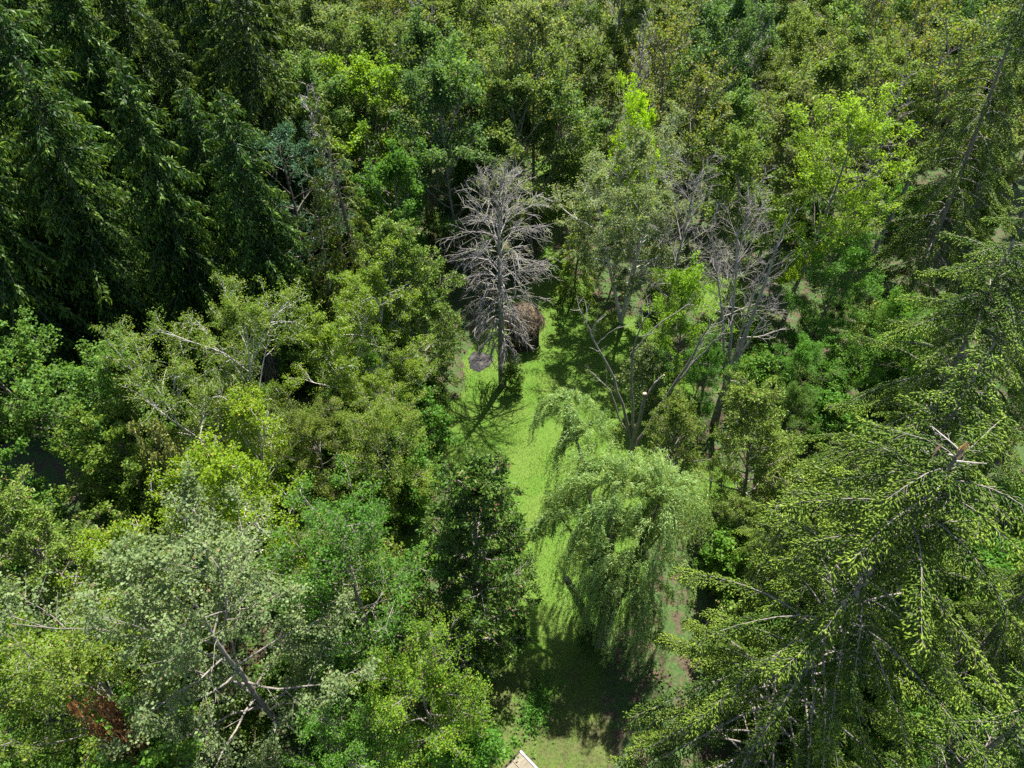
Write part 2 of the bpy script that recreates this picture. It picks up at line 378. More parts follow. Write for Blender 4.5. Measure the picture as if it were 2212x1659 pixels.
TIPS = {}
def conifer(seed, h, r, nb=120, cb=0.08, hv=None, spread=0.10, sp2=0.055, shoot=(0.13, 0.026), hang=0.5, blet=0.30, mat='spruce', bark='bark',
            power=0.75, sides=3, dead=0.08, elev=(-14, 38), max_l2=1.1, sag=0.22, flat=True, tipb=0.0):
    """spruce-like tree: whorled boughs that sag and turn up at the tip, hanging branchlets dressed in needle shoots"""
    rng = np.random.default_rng(seed)
    hv = hv or h
    tp = grow(np.array([[0.0, 0, 0]]), np.array([[rng.normal() * 0.01, rng.normal() * 0.01, 1.0]]), np.array([h]), 14, rng, 0.02, 0.012)
    tr = h * 0.0115
    TIPS[seed] = tp[0, -1].copy()
    parts = [tubes(tp, taper(1, 14, tr, tr * max(0.08, 1 - h / hv)), 8)]
    t = (np.arange(nb) + rng.random(nb)) / nb
    tz = cb + (0.985 - cb) * t
    p, _ = along(tp, tz[None]); p = p[0]
    f = (1 - tz * h / hv) / (1 - cb)
    l = r * np.clip(f, 0.02, 1) ** power * rng.uniform(0.72, 1.14, nb) + 0.12
    az = np.arange(nb) * 2.39996 + rng.normal(size=nb) * 0.3
    el = np.radians(elev[0] + (elev[1] - elev[0]) * tz ** 1.6 + rng.normal(size=nb) * 6)
    d = np.stack([np.cos(az) * np.cos(el), np.sin(az) * np.cos(el), np.sin(el)], 1)
    P1 = grow(p, d, l, 9, rng, 0.0, 0.045, bend=lambda s: (-sag * (1 - s) * 1.3 + 0.22 * max(0, s - 0.55)))
    parts.append(tubes(P1, taper(nb, 9, 0.009 + l * 0.006, 0.005), 4))
    C, DD, LL, RR, TT = [], [], [], [], []
    bt = rng.normal(size=nb) * 0.12
    for i in range(nb):
        li = l[i]
        k = max(3, int(li / spread))
        hi = tz[i] > 0.80 or tipb > 0.5
        s0 = 0.02 if hi else 0.16
        s = s0 + (1 - s0) * (np.arange(k) + rng.random(k) * 0.6) / k
        keep = rng.random(k) < (2 if hi else np.clip((s - 0.10) * 3.0, 0.25, 1))
        s = s[keep]
        pp, tt = along(P1[i:i + 1], s[None]); pp = pp[0]; tt = tt[0]
        side = np.where(np.arange(len(s)) % 2 == 0, 1.0, -1.0)[:, None]
        hz = nrm(np.cross(tt, np.array([0, 0, 1.0])))
        dd = nrm(tt * 0.75 + hz * side * rng.uniform(0.5, 1.0, (len(s), 1)) + np.array([0, 0, -0.25 * hang]))
        l2 = np.minimum(max_l2, blet * li * (1 - 0.75 * s) + 0.16) * rng.uniform(0.65, 1.25, len(s))
        P2 = grow(pp, dd, l2, 5, rng, -hang * 0.55, 0.10)
        isdead = rng.random(len(s)) < dead
        bare = isdead | (rng.random(len(s)) < 0.2)
        if dead and bare.any(): parts.append(tubes(P2[bare][:, ::2], taper(int(bare.sum()), 3, 0.007, 0.004), 3))
        for j in range(len(s)):
            if isdead[j]: continue
            kk = max(2, int(l2[j] / sp2))
            sj = (np.arange(kk) + rng.random(kk)) / kk
            a, b = along(P2[j:j + 1], sj[None]); a = a[0]; b = b[0]
            sd_ = np.where(np.arange(kk) % 2 == 0, 1.0, -1.0)[:, None]
            hz2 = nrm(np.cross(b, np.array([0.02, 0, 1.0])))
            C.append(a); DD.append(b + hz2 * sd_ * rng.uniform(0.2, 0.9, (kk, 1)) + rng.normal(size=(kk, 3)) * 0.18 + np.array([0, 0, -0.18 * hang]))
            LL.append(shoot[0] * rng.uniform(0.65, 1.3, kk)); RR.append(shoot[1] * rng.uniform(0.8, 1.25, kk))
            TT.append(np.clip(0.12 + 0.5 * sj ** 1.5 + 0.45 * max(0, s[j] - 0.35) + bt[i] + rng.normal(size=kk) * 0.12, 0, 1))
        # shoots riding on the bough itself, towards its tip
        kk = int(li * 0.55 / (sp2 * 0.8)) + 2
        if hi: kk = int(kk * 1.7)
        sj = (0.03 if hi else 0.45) + (0.97 if hi else 0.55) * rng.random(kk)
        a, b = along(P1[i:i + 1], sj[None]); a = a[0]; b = b[0]
        C.append(a); DD.append(b + rng.normal(size=(kk, 3)) * 0.45)
        LL.append(shoot[0] * rng.uniform(0.7, 1.2, kk)); RR.append(shoot[1] * rng.uniform(0.8, 1.2, kk))
        TT.append(np.clip(0.5 + 0.7 * (sj - 0.45) + bt[i] + rng.normal(size=kk) * 0.12, 0, 1))
    TT = [np.clip(v, 0, 1) ** (1 + 2.2 * tipb) for v in TT]      # the pale new growth sits only at the very tips
    C = np.concatenate(C); DD = np.concatenate(DD); LL = np.concatenate(LL); RR = np.concatenate(RR); TT = np.concatenate(TT)
    if flat:
        nn = rng.normal(size=C.shape) * 0.7 + np.array([0, 0, 1.0])
        prt = leaves(C, DD, nn, LL, RR * 2, TT, 0.25, 0.5)
    else:
        prt = spindles(C, DD, LL, RR, TT, rng, sides)
    crown = mesh_np('crown', [prt], M[mat])
    return {'trunk': mesh_np('trunk', parts, M[bark], True), 'crown': crown}

def limb_parts(P1, r1, L1, rng, n2, n3, up2, up3, r2=0.02, r3=0.011, frac2=0.5, frac3=0.5, n4=0, ang=(25, 60)):
    """one bare limb with its side branches and twigs, as mesh parts"""
    out = [tubes(P1, r1, 5)]
    s2, d2, l2, _ = fork(P1, L1, n2, rng, 0.2, 1.0, frac2, ang, up2)
    P2 = grow(s2, d2, l2, 6, rng, up2 * 0.6, 0.12); out.append(tubes(P2, taper(len(P2), 6, r2, r3), 4))
    if n3:
        s3, d3, l3, _ = fork(P2, l2, n3, rng, 0.15, 1.0, frac3, (25, 65), up3, taper=0.35)
        P3 = grow(s3, d3, l3, 5, rng, up3 * 0.8, 0.15); out.append(tubes(P3, taper(len(P3), 5, r3, r3 * 0.6), 3))
        if n4:
            s4, d4, l4, _ = fork(P3, l3, n4, rng, 0.2, 1.0, 0.6, (25, 60), up3, taper=0.3)
            P4 = grow(s4, d4, np.maximum(l4, 0.12), 4, rng, up3, 0.16); out.append(tubes(P4, taper(len(P4), 4, r3 * 0.75, r3 * 0.45), 3))
    return out

def bare_tree(root, seed, h, r, n1, elev, length, cb=0.2, tr=None, n2=6, n3=4, n4=0, mat='dead', up=lambda t: 0.0, rs=(0.045, 0.02, 0.011), lean=(0, 0), trunk_mat=None, split=True, ang=(25, 60), fr=(0.5, 0.5)):
    """dead tree: trunk and every limb a mesh of its own"""
    rng = np.random.default_rng(seed)
    tr = tr or h * 0.012
    tp = grow(np.array([[0.0, 0, 0]]), np.array([[lean[0], lean[1], 1.0]]), np.array([h]), 14, rng, 0.01, 0.018)
    obj('trunk', mesh_np('trunk', [tubes(tp, taper(1, 14, tr, 0.02), 8)], trunk_mat or M[mat], True), root)
    t = (np.arange(n1) + rng.random(n1)) / n1
    tz = cb + (0.985 - cb) * t
    p, _ = along(tp, tz[None]); p = p[0]
    allp = []
    for i in range(n1):
        az = i * 2.39996 + rng.normal() * 0.4; el = math.radians(elev(t[i]) + rng.normal() * 9)
        d = np.array([[math.cos(az) * math.cos(el), math.sin(az) * math.cos(el), math.sin(el)]])
        L = np.array([r * length(t[i]) * rng.uniform(0.7, 1.15)])
        P = grow(p[i:i + 1], d, L, 8, rng, up(t[i]), 0.10)
        pr = limb_parts(P, taper(1, 8, rs[0] * (1.15 - 0.6 * t[i]), rs[1] * 0.7), L, rng, n2, n3, up(t[i]), up(t[i]) * 1.1, rs[1], rs[2], n4=n4, ang=ang, frac2=fr[0], frac3=fr[1])
        if split:
            obj('limb', mesh_np('limb', pr, M[mat]), root)
        else:
            allp += pr
    if allp:
        obj('limb', mesh_np('limb', allp, M[mat]), root)

# ------------------------------------------------------------------ ground
def sstep(a, b, x):
    t = np.clip((x - a) / (b - a), 0, 1); return t * t * (3 - 2 * t)

LAWN_C = [(9.0, 0.8, 2.6), (12, 1.0, 2.6), (15, 1.4, 2.9), (18, 1.6, 4.2), (21, 2.2, 5.2), (25, 2.6, 6.0), (29, 2.6, 6.4), (33, 2.4, 5.8), (36, 2.2, 5.2), (40, 2.6, 4.0), (44, 3.0, 2.6), (47, 3.2, 0.6)]
def lawn_mask(x, y):
    ys = [c[0] for c in LAWN_C]
    cx = np.interp(y, ys, [c[1] for c in LAWN_C]); w = np.interp(y, ys, [c[2] for c in LAWN_C])
    e = 0.7 * np.sin(x * 0.9 + y * 0.7) + 0.5 * np.sin(y * 1.7 - x * 0.4)
    m = 1 - sstep(w - 0.7, w + 0.9, np.abs(x - cx) + e * 0.5)
    m = np.where(y < 7, 0, m)
    m = np.maximum(m, 1 - sstep(0.8, 1.8, np.hypot(x + 5.2, y - 20.4)))       # a grassy gap among the left trees
    m = np.maximum(m, 1 - sstep(1.4, 2.8, np.hypot((x - 10.3) * 0.8, y - 25.0)))  # and one on the right
    m = np.maximum(m, 1 - sstep(3.6, 5.2, np.hypot(x - 7.5, (y - 33.5) * 0.6)))
    m = np.maximum(m, 0.8 * (1 - sstep(1.5, 4.0, np.hypot(x - 16.5, (y - 42.0) * 0.6))))
    return m

xs = np.concatenate([[-900, -300, -130], np.linspace(-70, 70, 176), [130, 300, 900]])
ys = np.concatenate([[-600, -150, -40], np.linspace(-10, 110, 151), [160, 320, 1000]])
X, Y = np.meshgrid(xs, ys)
Z = np.where((np.abs(X) < 71) & (Y > -11) & (Y < 111), ground_z(X, Y), 0.0)
idx = np.arange(X.size).reshape(X.shape)
quads = np.stack([idx[:-1, :-1], idx[:-1, 1:], idx[1:, 1:], idx[1:, :-1]], -1).reshape(-1, 4)

def ground_mat():
    m, nt, out = _mat('forest_floor_and_lawn')
    N, L = nt.nodes.new, nt.links.new
    tc = N('ShaderNodeTexCoord')
    def noise(scale, detail=6, r=0.6):
        n = N('ShaderNodeTexNoise'); n.inputs['Scale'].default_value = scale; n.inputs['Detail'].default_value = detail; n.inputs['Roughness'].default_value = r
        L(tc.outputs['Object'], n.inputs['Vector']); return n.outputs['Fac']
    def ramp(f, a, b):
        r = N('ShaderNodeMapRange'); r.inputs[1].default_value = a; r.inputs[2].default_value = b; L(f, r.inputs[0]); return r.outputs[0]
    def mix(f, a, b):
        x = N('ShaderNodeMix'); x.data_type = 'RGBA'
        if isinstance(f, float): x.inputs[0].default_value = f
        else: L(f, x.inputs[0])
        for i, c in ((6, a), (7, b)):
            if isinstance(c, tuple): x.inputs[i].default_value = (*c, 1)
            else: L(c, x.inputs[i])
        return x.outputs[2]
    fine = noise(9.0, 8, 0.7); mid = noise(1.6, 6); big = noise(0.35, 4)
    litter = mix(ramp(fine, 0.35, 0.7), (0.036, 0.028, 0.018), (0.110, 0.082, 0.054))
    litter = mix(ramp(mid, 0.40, 0.54), litter, mix(ramp(fine, 0.4, 0.65), (0.030, 0.060, 0.016), (0.065, 0.105, 0.030)))
    lawn = mix(ramp(fine, 0.3, 0.72), (0.038, 0.094, 0.009), (0.088, 0.160, 0.018))
    lawn = mix(ramp(big, 0.40, 0.60), lawn, mix(ramp(fine, 0.35, 0.7), (0.058, 0.108, 0.013), (0.112, 0.165, 0.030)))
    dryc = mix(ramp(fine, 0.35, 0.68), (0.038, 0.052, 0.014), (0.100, 0.088, 0.042))
    at = N('ShaderNodeAttribute'); at.attribute_name = 'dry'
    ad = N('ShaderNodeMath'); ad.operation = 'ADD'
    L(at.outputs['Fac'], ad.inputs[0]); L(mid, ad.inputs[1])
    lawn = mix(ramp(ad.outputs[0], 0.75, 1.25), lawn, dryc)
    al = N('ShaderNodeAttribute'); al.attribute_name = 'lawn'
    a2 = N('ShaderNodeMath'); a2.operation = 'MULTIPLY_ADD'; a2.inputs[1].default_value = 0.7
    L(mid, a2.inputs[0]); L(al.outputs['Fac'], a2.inputs[2])
    col = mix(ramp(a2.outputs[0], 0.72, 0.98), litter, lawn)
    bs = N('ShaderNodeBsdfPrincipled'); bs.inputs['Roughness'].default_value = 0.9; bs.inputs['Specular IOR Level'].default_value = 0.15
    L(col, bs.inputs['Base Color'])
    bp = N('ShaderNodeBump'); bp.inputs['Strength'].default_value = 0.8; bp.inputs['Distance'].default_value = 0.06
    L(fine, bp.inputs['Height']); L(bp.outputs[0], bs.inputs['Normal'])
    L(bs.outputs[0], out.inputs[0])
    return m

gm = mesh_np('ground', [(np.stack([X, Y, Z], -1), quads, None)], ground_mat(), True)
for nm, val in (('lawn', lawn_mask(X, Y)), ('dry', 0.62 * (1 - sstep(11.0, 20.0, Y)))):
    a = gm.attributes.new(nm, 'FLOAT', 'POINT'); a.data.foreach_set('value', val.astype(np.float32).ravel())
ground = obj('ground', gm); ground['kind'] = 'structure'

# grass blades over the mown clearing, and leafy ground cover through the wood
rng = np.random.default_rng(5)
n = 420000
gx = rng.uniform(-8, 14, n); gy = rng.uniform(7, 48, n)
keep = lawn_mask(gx, gy) * (0.45 + 0.55 * sstep(11, 20, gy)) > rng.random(n) * 1.0 + 0.12
gx, gy = gx[keep][:85000], gy[keep][:85000]
n = len(gx)
gh = rng.uniform(0.03, 0.075, n) * (1 + 1.8 * (lawn_mask(gx, gy) < 0.75)) * (1 + 0.5 * np.sin(gx * 1.3 + 2) * np.sin(gy * 0.9)); ga = rng.uniform(0, 2 * math.pi, n)
gb = np.stack([gx, gy, ground_z(gx, gy) - 0.005], 1)
sdv = np.stack([np.cos(ga), np.sin(ga), np.zeros(n)], 1) * 0.016
tipv = np.stack([rng.normal(size=n) * 0.03, rng.normal(size=n) * 0.03, gh], 1)
V = np.stack([gb - sdv, gb + sdv, gb + tipv], 1).reshape(-1, 3)
gt = np.clip(0.5 + 0.3 * np.sin(gx * 0.8) * np.sin(gy * 0.6) + rng.normal(size=n) * 0.22, 0, 0.96); gt[rng.random(n) < 0.02] = 0.99
g = obj('lawn_grass', mesh_np('lawn_grass', [(V, np.arange(3 * n).reshape(-1, 3), gt)], M['grass']))
g['kind'] = 'stuff'; tag(g, 'short bright green mown grass of the forest clearing', 'grass')

n = 1250
cx = rng.uniform(-48, 52, n); cy = rng.uniform(6, 92, n)
ok = lawn_mask(cx, cy) < 0.25
cx, cy = cx[ok], cy[ok]; n = len(cx)
cr = rng.uniform(0.4, 1.2, n); chh = rng.uniform(0.2, 0.9, n)
per = 42
px = np.repeat(cx, per) + rng.normal(size=n * per) * np.repeat(cr, per) * 0.6
py = np.repeat(cy, per) + rng.normal(size=n * per) * np.repeat(cr, per) * 0.6
pz = ground_z(px, py) + rng.random(n * per) ** 0.7 * np.repeat(chh, per)
C = np.stack([px, py, pz], 1); k = len(C)
cov = mesh_np('ground_cover', [leaves(C, rng.normal(size=(k, 3)) * np.array([1, 1, .4]), rng.normal(size=(k, 3)) * 0.5 + np.array([0, 0, 1.0]), rng.uniform(0.10, 0.2, k), rng.uniform(0.07, 0.13, k),
              np.clip(np.repeat(rng.random(n), per) * 0.6 + rng.random(k) * 0.4, 0, 1))], M['cover'])
g = obj('ground_cover', cov); g['kind'] = 'stuff'; tag(g, 'low leafy undergrowth covering the shaded forest floor', 'undergrowth')
# weedy patch in the sunlit gap by the shed
n = 1500
a_ = rng.uniform(0, 2 * math.pi, n); q_ = np.sqrt(rng.random(n))
q_ = rng.normal(size=n) * 0.55; px = 0.9 + q_ * 0.8 * np.cos(a_) + 0.25 * np.sin(a_ * 5); py = 12.6 + q_ * 1.5 * np.sin(a_); px += (py - 12.1) * 0.25
C = np.stack([px, py, ground_z(px, py) + rng.random(n) * 0.28], 1)
g = obj('weed_patch', mesh_np('weed_patch', [leaves(C, rng.normal(size=(n, 3)) * np.array([1, 1, .3]), rng.normal(size=(n, 3)) * 0.4 + np.array([0, 0, 1.0]), rng.uniform(0.07, 0.13, n), rng.uniform(0.05, 0.08, n), rng.random(n))], M['ash']))
g['kind'] = 'stuff'; tag(g, 'bright green weeds growing in the dry grass near the shed', 'weeds')

# ------------------------------------------------------------------ box / prism helpers for built things
def bm_mesh(name, build, mat, bevel=0.0):
    bm = bmesh.new(); build(bm)
    if bevel:
        bmesh.ops.bevel(bm, geom=bm.edges[:], offset=bevel, segments=1, affect='EDGES')
    bmesh.ops.recalc_face_normals(bm, faces=bm.faces[:])
    me = bpy.data.meshes.new(name); bm.to_mesh(me); bm.free(); me.materials.append(mat)
    return me

def box(bm, x0, x1, y0, y1, z0, z1):
    v = [bm.verts.new((x, y, z)) for z in (z0, z1) for x, y in ((x0, y0), (x1, y0), (x1, y1), (x0, y1))]
    for f in ((3, 2, 1, 0), (4, 5, 6, 7), (0, 1, 5, 4), (1, 2, 6, 5), (2, 3, 7, 6), (3, 0, 4, 7)):
        bm.faces.new([v[i] for i in f])

# ------------------------------------------------------------------ gazebo
def gazebo(x, y):
    t = thing('gazebo', 'small round brown hut with a shaggy twig-thatched roof behind the dead tree', 'gazebo', (x, y, float(ground_z(x, y))), math.radians(22.5))
    n, R = 8, 1.12
    def ring(r, k, off=0.0): a = 2 * math.pi * (k + off) / n; return r * math.cos(a), r * math.sin(a)
    def prism(bm, r, z0, z1):
        lo = [bm.verts.new((*ring(r, k), z0)) for k in range(n)]; hi = [bm.verts.new((*ring(r, k), z1)) for k in range(n)]
        bm.faces.new(lo[::-1]); bm.faces.new(hi)
        for k in range(n): bm.faces.new((lo[k], lo[(k + 1) % n], hi[(k + 1) % n], hi[k]))
    obj('floor_deck', bm_mesh('floor_deck', lambda bm: prism(bm, R + 0.1, 0.0, 0.14), M['dark_wood']), t)
    post = bm_mesh('post', lambda bm: box(bm, -0.05, 0.05, -0.05, 0.05, 0.14, 1.95), M['dark_wood'], 0.008)
    slat = bm_mesh('slat', lambda bm: box(bm, -0.05, 0.05, -0.012, 0.012, 0.17, 0.85), M['dark_wood'])
    w = 2 * R * math.sin(math.pi / n)
    rail = bm_mesh('rail', lambda bm: box(bm, -w / 2 + 0.06, w / 2 - 0.06, -0.06, 0.06, 0.85, 0.92), M['dark_wood'], 0.006)
    rail_p = bm_mesh('pale_rail', lambda bm: box(bm, -w / 2 + 0.06, w / 2 - 0.06, -0.09, 0.09, 0.85, 0.92), M['pale_wood'], 0.006)
    beam = bm_mesh('beam', lambda bm: box(bm, -w / 2 + 0.06, w / 2 - 0.06, -0.05, 0.05, 1.80, 1.94), M['dark_wood'])
    for k in range(n):
        px, py = ring(R, k); obj('post', post, t, (px, py, 0), 2 * math.pi * k / n)
        mx, my = ring(R * math.cos(math.pi / n), k, 0.5); rz = 2 * math.pi * (k + 0.5) / n + math.pi / 2
        obj('beam', beam, t, (mx, my, 0), rz)
        if k != 3:
            ra = obj('rail', rail_p if k in (5, 6, 4) else rail, t, (mx, my, 0), rz)
            for j in range(6):
                obj('slat', slat, ra, (-w / 2 + 0.13 + j * (w - 0.26) / 5, 0, 0), 0)
    # roof: eight curved segments, each laid in three overlapping rows of shingles
    prof = [(R + 0.26, 1.86), (R + 0.02, 2.22), (0.86, 2.62), (0.50, 2.92), (0.10, 3.06)]
    def seg(bm):
        rr = random.Random(3)
        for i in range(4):
            (r0, z0), (r1, z1) = prof[i], prof[i + 1]
            rows = 3
            for q in range(rows):
                f0, f1 = q / rows, (q + 1.25) / rows
                ra, za = r0 + (r1 - r0) * f0, z0 + (z1 - z0) * f0 + 0.03
                rb, zb = r0 + (r1 - r0) * min(f1, 1), z0 + (z1 - z0) * min(f1, 1)
                m_ = 4
                for s in range(m_):
                    o0, o1 = s / m_ - 0.5, (s + 1) / m_ - 0.5
                    jz = rr.uniform(-0.008, 0.012)
                    def pt(r_, z_, o_):
                        A = r_ * math.tan(math.pi / n) * 2 * o_
                        return (r_ * math.cos(math.pi / n), A * math.cos(math.pi / n), z_ + jz)
                    top = [bm.verts.new(pt(ra, za, o0 + 0.008)), bm.verts.new(pt(ra, za, o1 - 0.008)), bm.verts.new(pt(rb, zb, o1 - 0.008)), bm.verts.new(pt(rb, zb, o0 + 0.008))]
                    bot = [bm.verts.new((v.co.x, v.co.y, v.co.z - 0.03)) for v in top]
                    bm.faces.new(top); bm.faces.new(bot[::-1])
                    for e in range(4): bm.faces.new((top[e], bot[e], bot[(e + 1) % 4], top[(e + 1) % 4]))
    me = bm_mesh('roof_panel', seg, M['roof'])
    for k in range(n): obj('roof_panel', me, t, (0, 0, 0), 2 * math.pi * (k + 0.5) / n)
    obj('roof_cap', bm_mesh('roof_cap', lambda bm: bmesh.ops.create_cone(bm, cap_ends=True, segments=8, radius1=0.17, radius2=0.05, depth=0.16), M['roof']), t, (0, 0, 3.1))
    rr = np.random.default_rng(6); m = 900
    a = rr.uniform(0, 2 * math.pi, m); u = rr.random(m) ** 0.8
    pr_ = np.array(prof[::-1]); us = np.linspace(0, 1, len(pr_))
    def dome(v): return np.interp(v, us, pr_[:, 0]), np.interp(v, us, pr_[:, 1])
    P = np.empty((m, 4, 3))
    for k in range(4):
        v = u + k * 0.11; r_, z_ = dome(np.clip(v, 0, 1)); ex = np.maximum(v - 1, 0)
        aa = a + rr.normal(size=m) * 0.05 * k
        P[:, k] = np.stack([(r_ + 0.03 + ex * 0.5) * np.cos(aa), (r_ + 0.03 + ex * 0.5) * np.sin(aa), z_ + 0.07 - ex * 1.3 + rr.normal(size=m) * 0.025], 1)
    obj('thatch', mesh_np('thatch', [tubes(P, taper(m, 4, 0.016, 0.007), 3)], M['thatch']), t)
    # bench table seen through the openings
    obj('seat', bm_mesh('seat', lambda bm: box(bm, -0.55, 0.55, -0.2, 0.2, 0.52, 0.58), M['pale_wood'], 0.006), t, (0.25, -0.2, 0), 0.6)
gazebo(0.75, 37.7)

# ------------------------------------------------------------------ fire pit
def fire_pit(x, y):
    t = thing('fire_pit', 'round bed of dark grey ash with charred sticks beside the dead tree', 'fire pit', (x, y, float(ground_z(x, y))))
    rr = np.random.default_rng(8)
    na, nr = 40, 9
    V = [[0, 0, 0.10]]
    for j in range(1, nr + 1):
        for i in range(na):
            a = 2 * math.pi * i / na
            R = (0.95 + 0.10 * math.sin(3 * a + 1) + 0.06 * math.sin(7 * a)) * j / nr
            V.append([R * math.cos(a) * 0.95, R * math.sin(a) * 1.15, max(-0.05, 0.10 * (1 - (j / nr) ** 3) + rr.normal() * 0.018 - (0.05 if j == nr else 0))])
    tri = [[0, 1 + i, 1 + (i + 1) % na] for i in range(na)]
    qd = [[1 + (j - 1) * na + i, 1 + j * na + i, 1 + j * na + (i + 1) % na, 1 + (j - 1) * na + (i + 1) % na] for j in range(1, nr) for i in range(na)]
    # the fan and the rings share their vertices
    me = bpy.data.meshes.new('ash_bed'); me.from_pydata(V, [], tri + qd); me.materials.append(M['ash_bed']); me.update()
    obj('ash_bed', me, t)
    for i in range(9):
        a = rr.uniform(0, 6.28); q = rr.uniform(0.1, 0.75); l = rr.uniform(0.2, 0.55)
        p0 = np.array([[q * math.cos(a), q * math.sin(a), 0.12]]); d = np.array([[math.cos(a * 3 + i), math.sin(a * 3 + i), 0.05]])
        P = grow(p0 - d * l / 2, d, np.array([l]), 4, rr, 0, 0.08)
        obj('charred_stick', mesh_np('charred_stick', [tubes(P, taper(1, 4, 0.035, 0.02), 5)], M['char']), t)
fire_pit(-2.15, 35.7)

# ------------------------------------------------------------------ shed at the near edge
def shed(x, y):
    t = thing('shed', 'low shed with a tan board roof and chipped white roof edge', 'shed', (x, y, float(ground_z(x, y))), math.radians(45))
    # local axes: the far corner sits at the origin; the shed runs to -X and -Y
    W, D, H = 3.2, 2.6, 2.35
    obj('wall', bm_mesh('wall', lambda bm: box(bm, -W, -0.15, -D, -0.15, 0, H - 0.06), M['pale_wood']), t)
    nb = 8
    for k in range(nb):
        x0 = -W - 0.1 + k * (W + 0.06) / nb
        obj('roof_board', bm_mesh('roof_board', lambda bm: box(bm, x0 + 0.006, x0 + (W + 0.06) / nb - 0.006, -D - 0.1, -0.04, H - 0.05, H + 0.012 * (k % 2)), M['shed_roof'], 0.005), t)
    obj('roof_edge', bm_mesh('roof_edge', lambda bm: box(bm, -0.035, 0.05, -D - 0.1, 0.0, H - 0.12, H + 0.045), M['white_paint'], 0.006), t)
    obj('roof_edge', bm_mesh('roof_edge', lambda bm: box(bm, -W - 0.1, -0.04, -0.035, 0.03, H - 0.12, H + 0.02), M['dark_wood'], 0.006), t)
    obj('door', bm_mesh('door', lambda bm: box(bm, -0.148, -0.11, -1.7, -0.9, 0.05, 1.95), M['dark_wood'], 0.006), t)
shed(0.30, 10.05)

# ------------------------------------------------------------------ the tall dead tree in the clearing
t = thing('dead_tree', 'tall leafless grey tree with dense drooping branches in the middle of the clearing', 'dead tree', (-0.6, 33.3, float(ground_z(-0.6, 33.3)) - 0.05))
bare_tree(t, 21, 13.6, 2.75, 82, elev=lambda q: -22 + 46 * min(1, q / 0.5) + 40 * max(0, (q - 0.5) / 0.5), length=lambda q: (0.66 + 0.34 * min(1, q / 0.25)) if q < 0.8 else 1 - 1.9 * (q - 0.8),
          cb=0.26, tr=0.27, n2=7, n3=4, up=lambda q: -0.20 + 0.22 * q * q, rs=(0.042, 0.018, 0.011), ang=(12, 42), fr=(0.66, 0.6), lean=(-0.028, 0.0), trunk_mat=M['bark_grey'])

# ------------------------------------------------------------------ dead weeping shrub under the dark spruces
def weeping(x, y):
    t = thing('weeping_shrub', 'dead grey weeping shrub with a mop of hanging twigs below the spruces', 'dead shrub', (x, y, float(ground_z(x, y)) - 0.03))
    rr = np.random.default_rng(4)
    tp = grow(np.array([[0.0, 0, 0]]), np.array([[0.05, 0, 1.0]]), np.array([2.6]), 8, rr, 0, 0.05)
    obj('trunk', mesh_np('trunk', [tubes(tp, taper(1, 8, 0.10, 0.07), 7)], M['dead_brown'], True), t)
    for k in range(26):
        a = k * 2.39996; d = np.array([[math.cos(a), math.sin(a), 0.75]])
        P = grow(tp[:, -1], d, np.array([rr.uniform(1.5, 2.4)]), 9, rr, -0.28, 0.07)
        pr = [tubes(P, taper(1, 9, 0.03, 0.012), 4)]
        s2, d2, l2, _ = fork(P, np.array([2.0]), 26, rr, 0.2, 1, 0.8, (20, 60), -0.1, taper=0.2)
        pr.append(tubes(grow(s2, d2, l2, 6, rr, -0.4, 0.1), taper(len(s2), 6, 0.013, 0.008), 3))
        obj('limb', mesh_np('limb', pr, M['dead_brown']), t)
weeping(-15.4, 33.6)

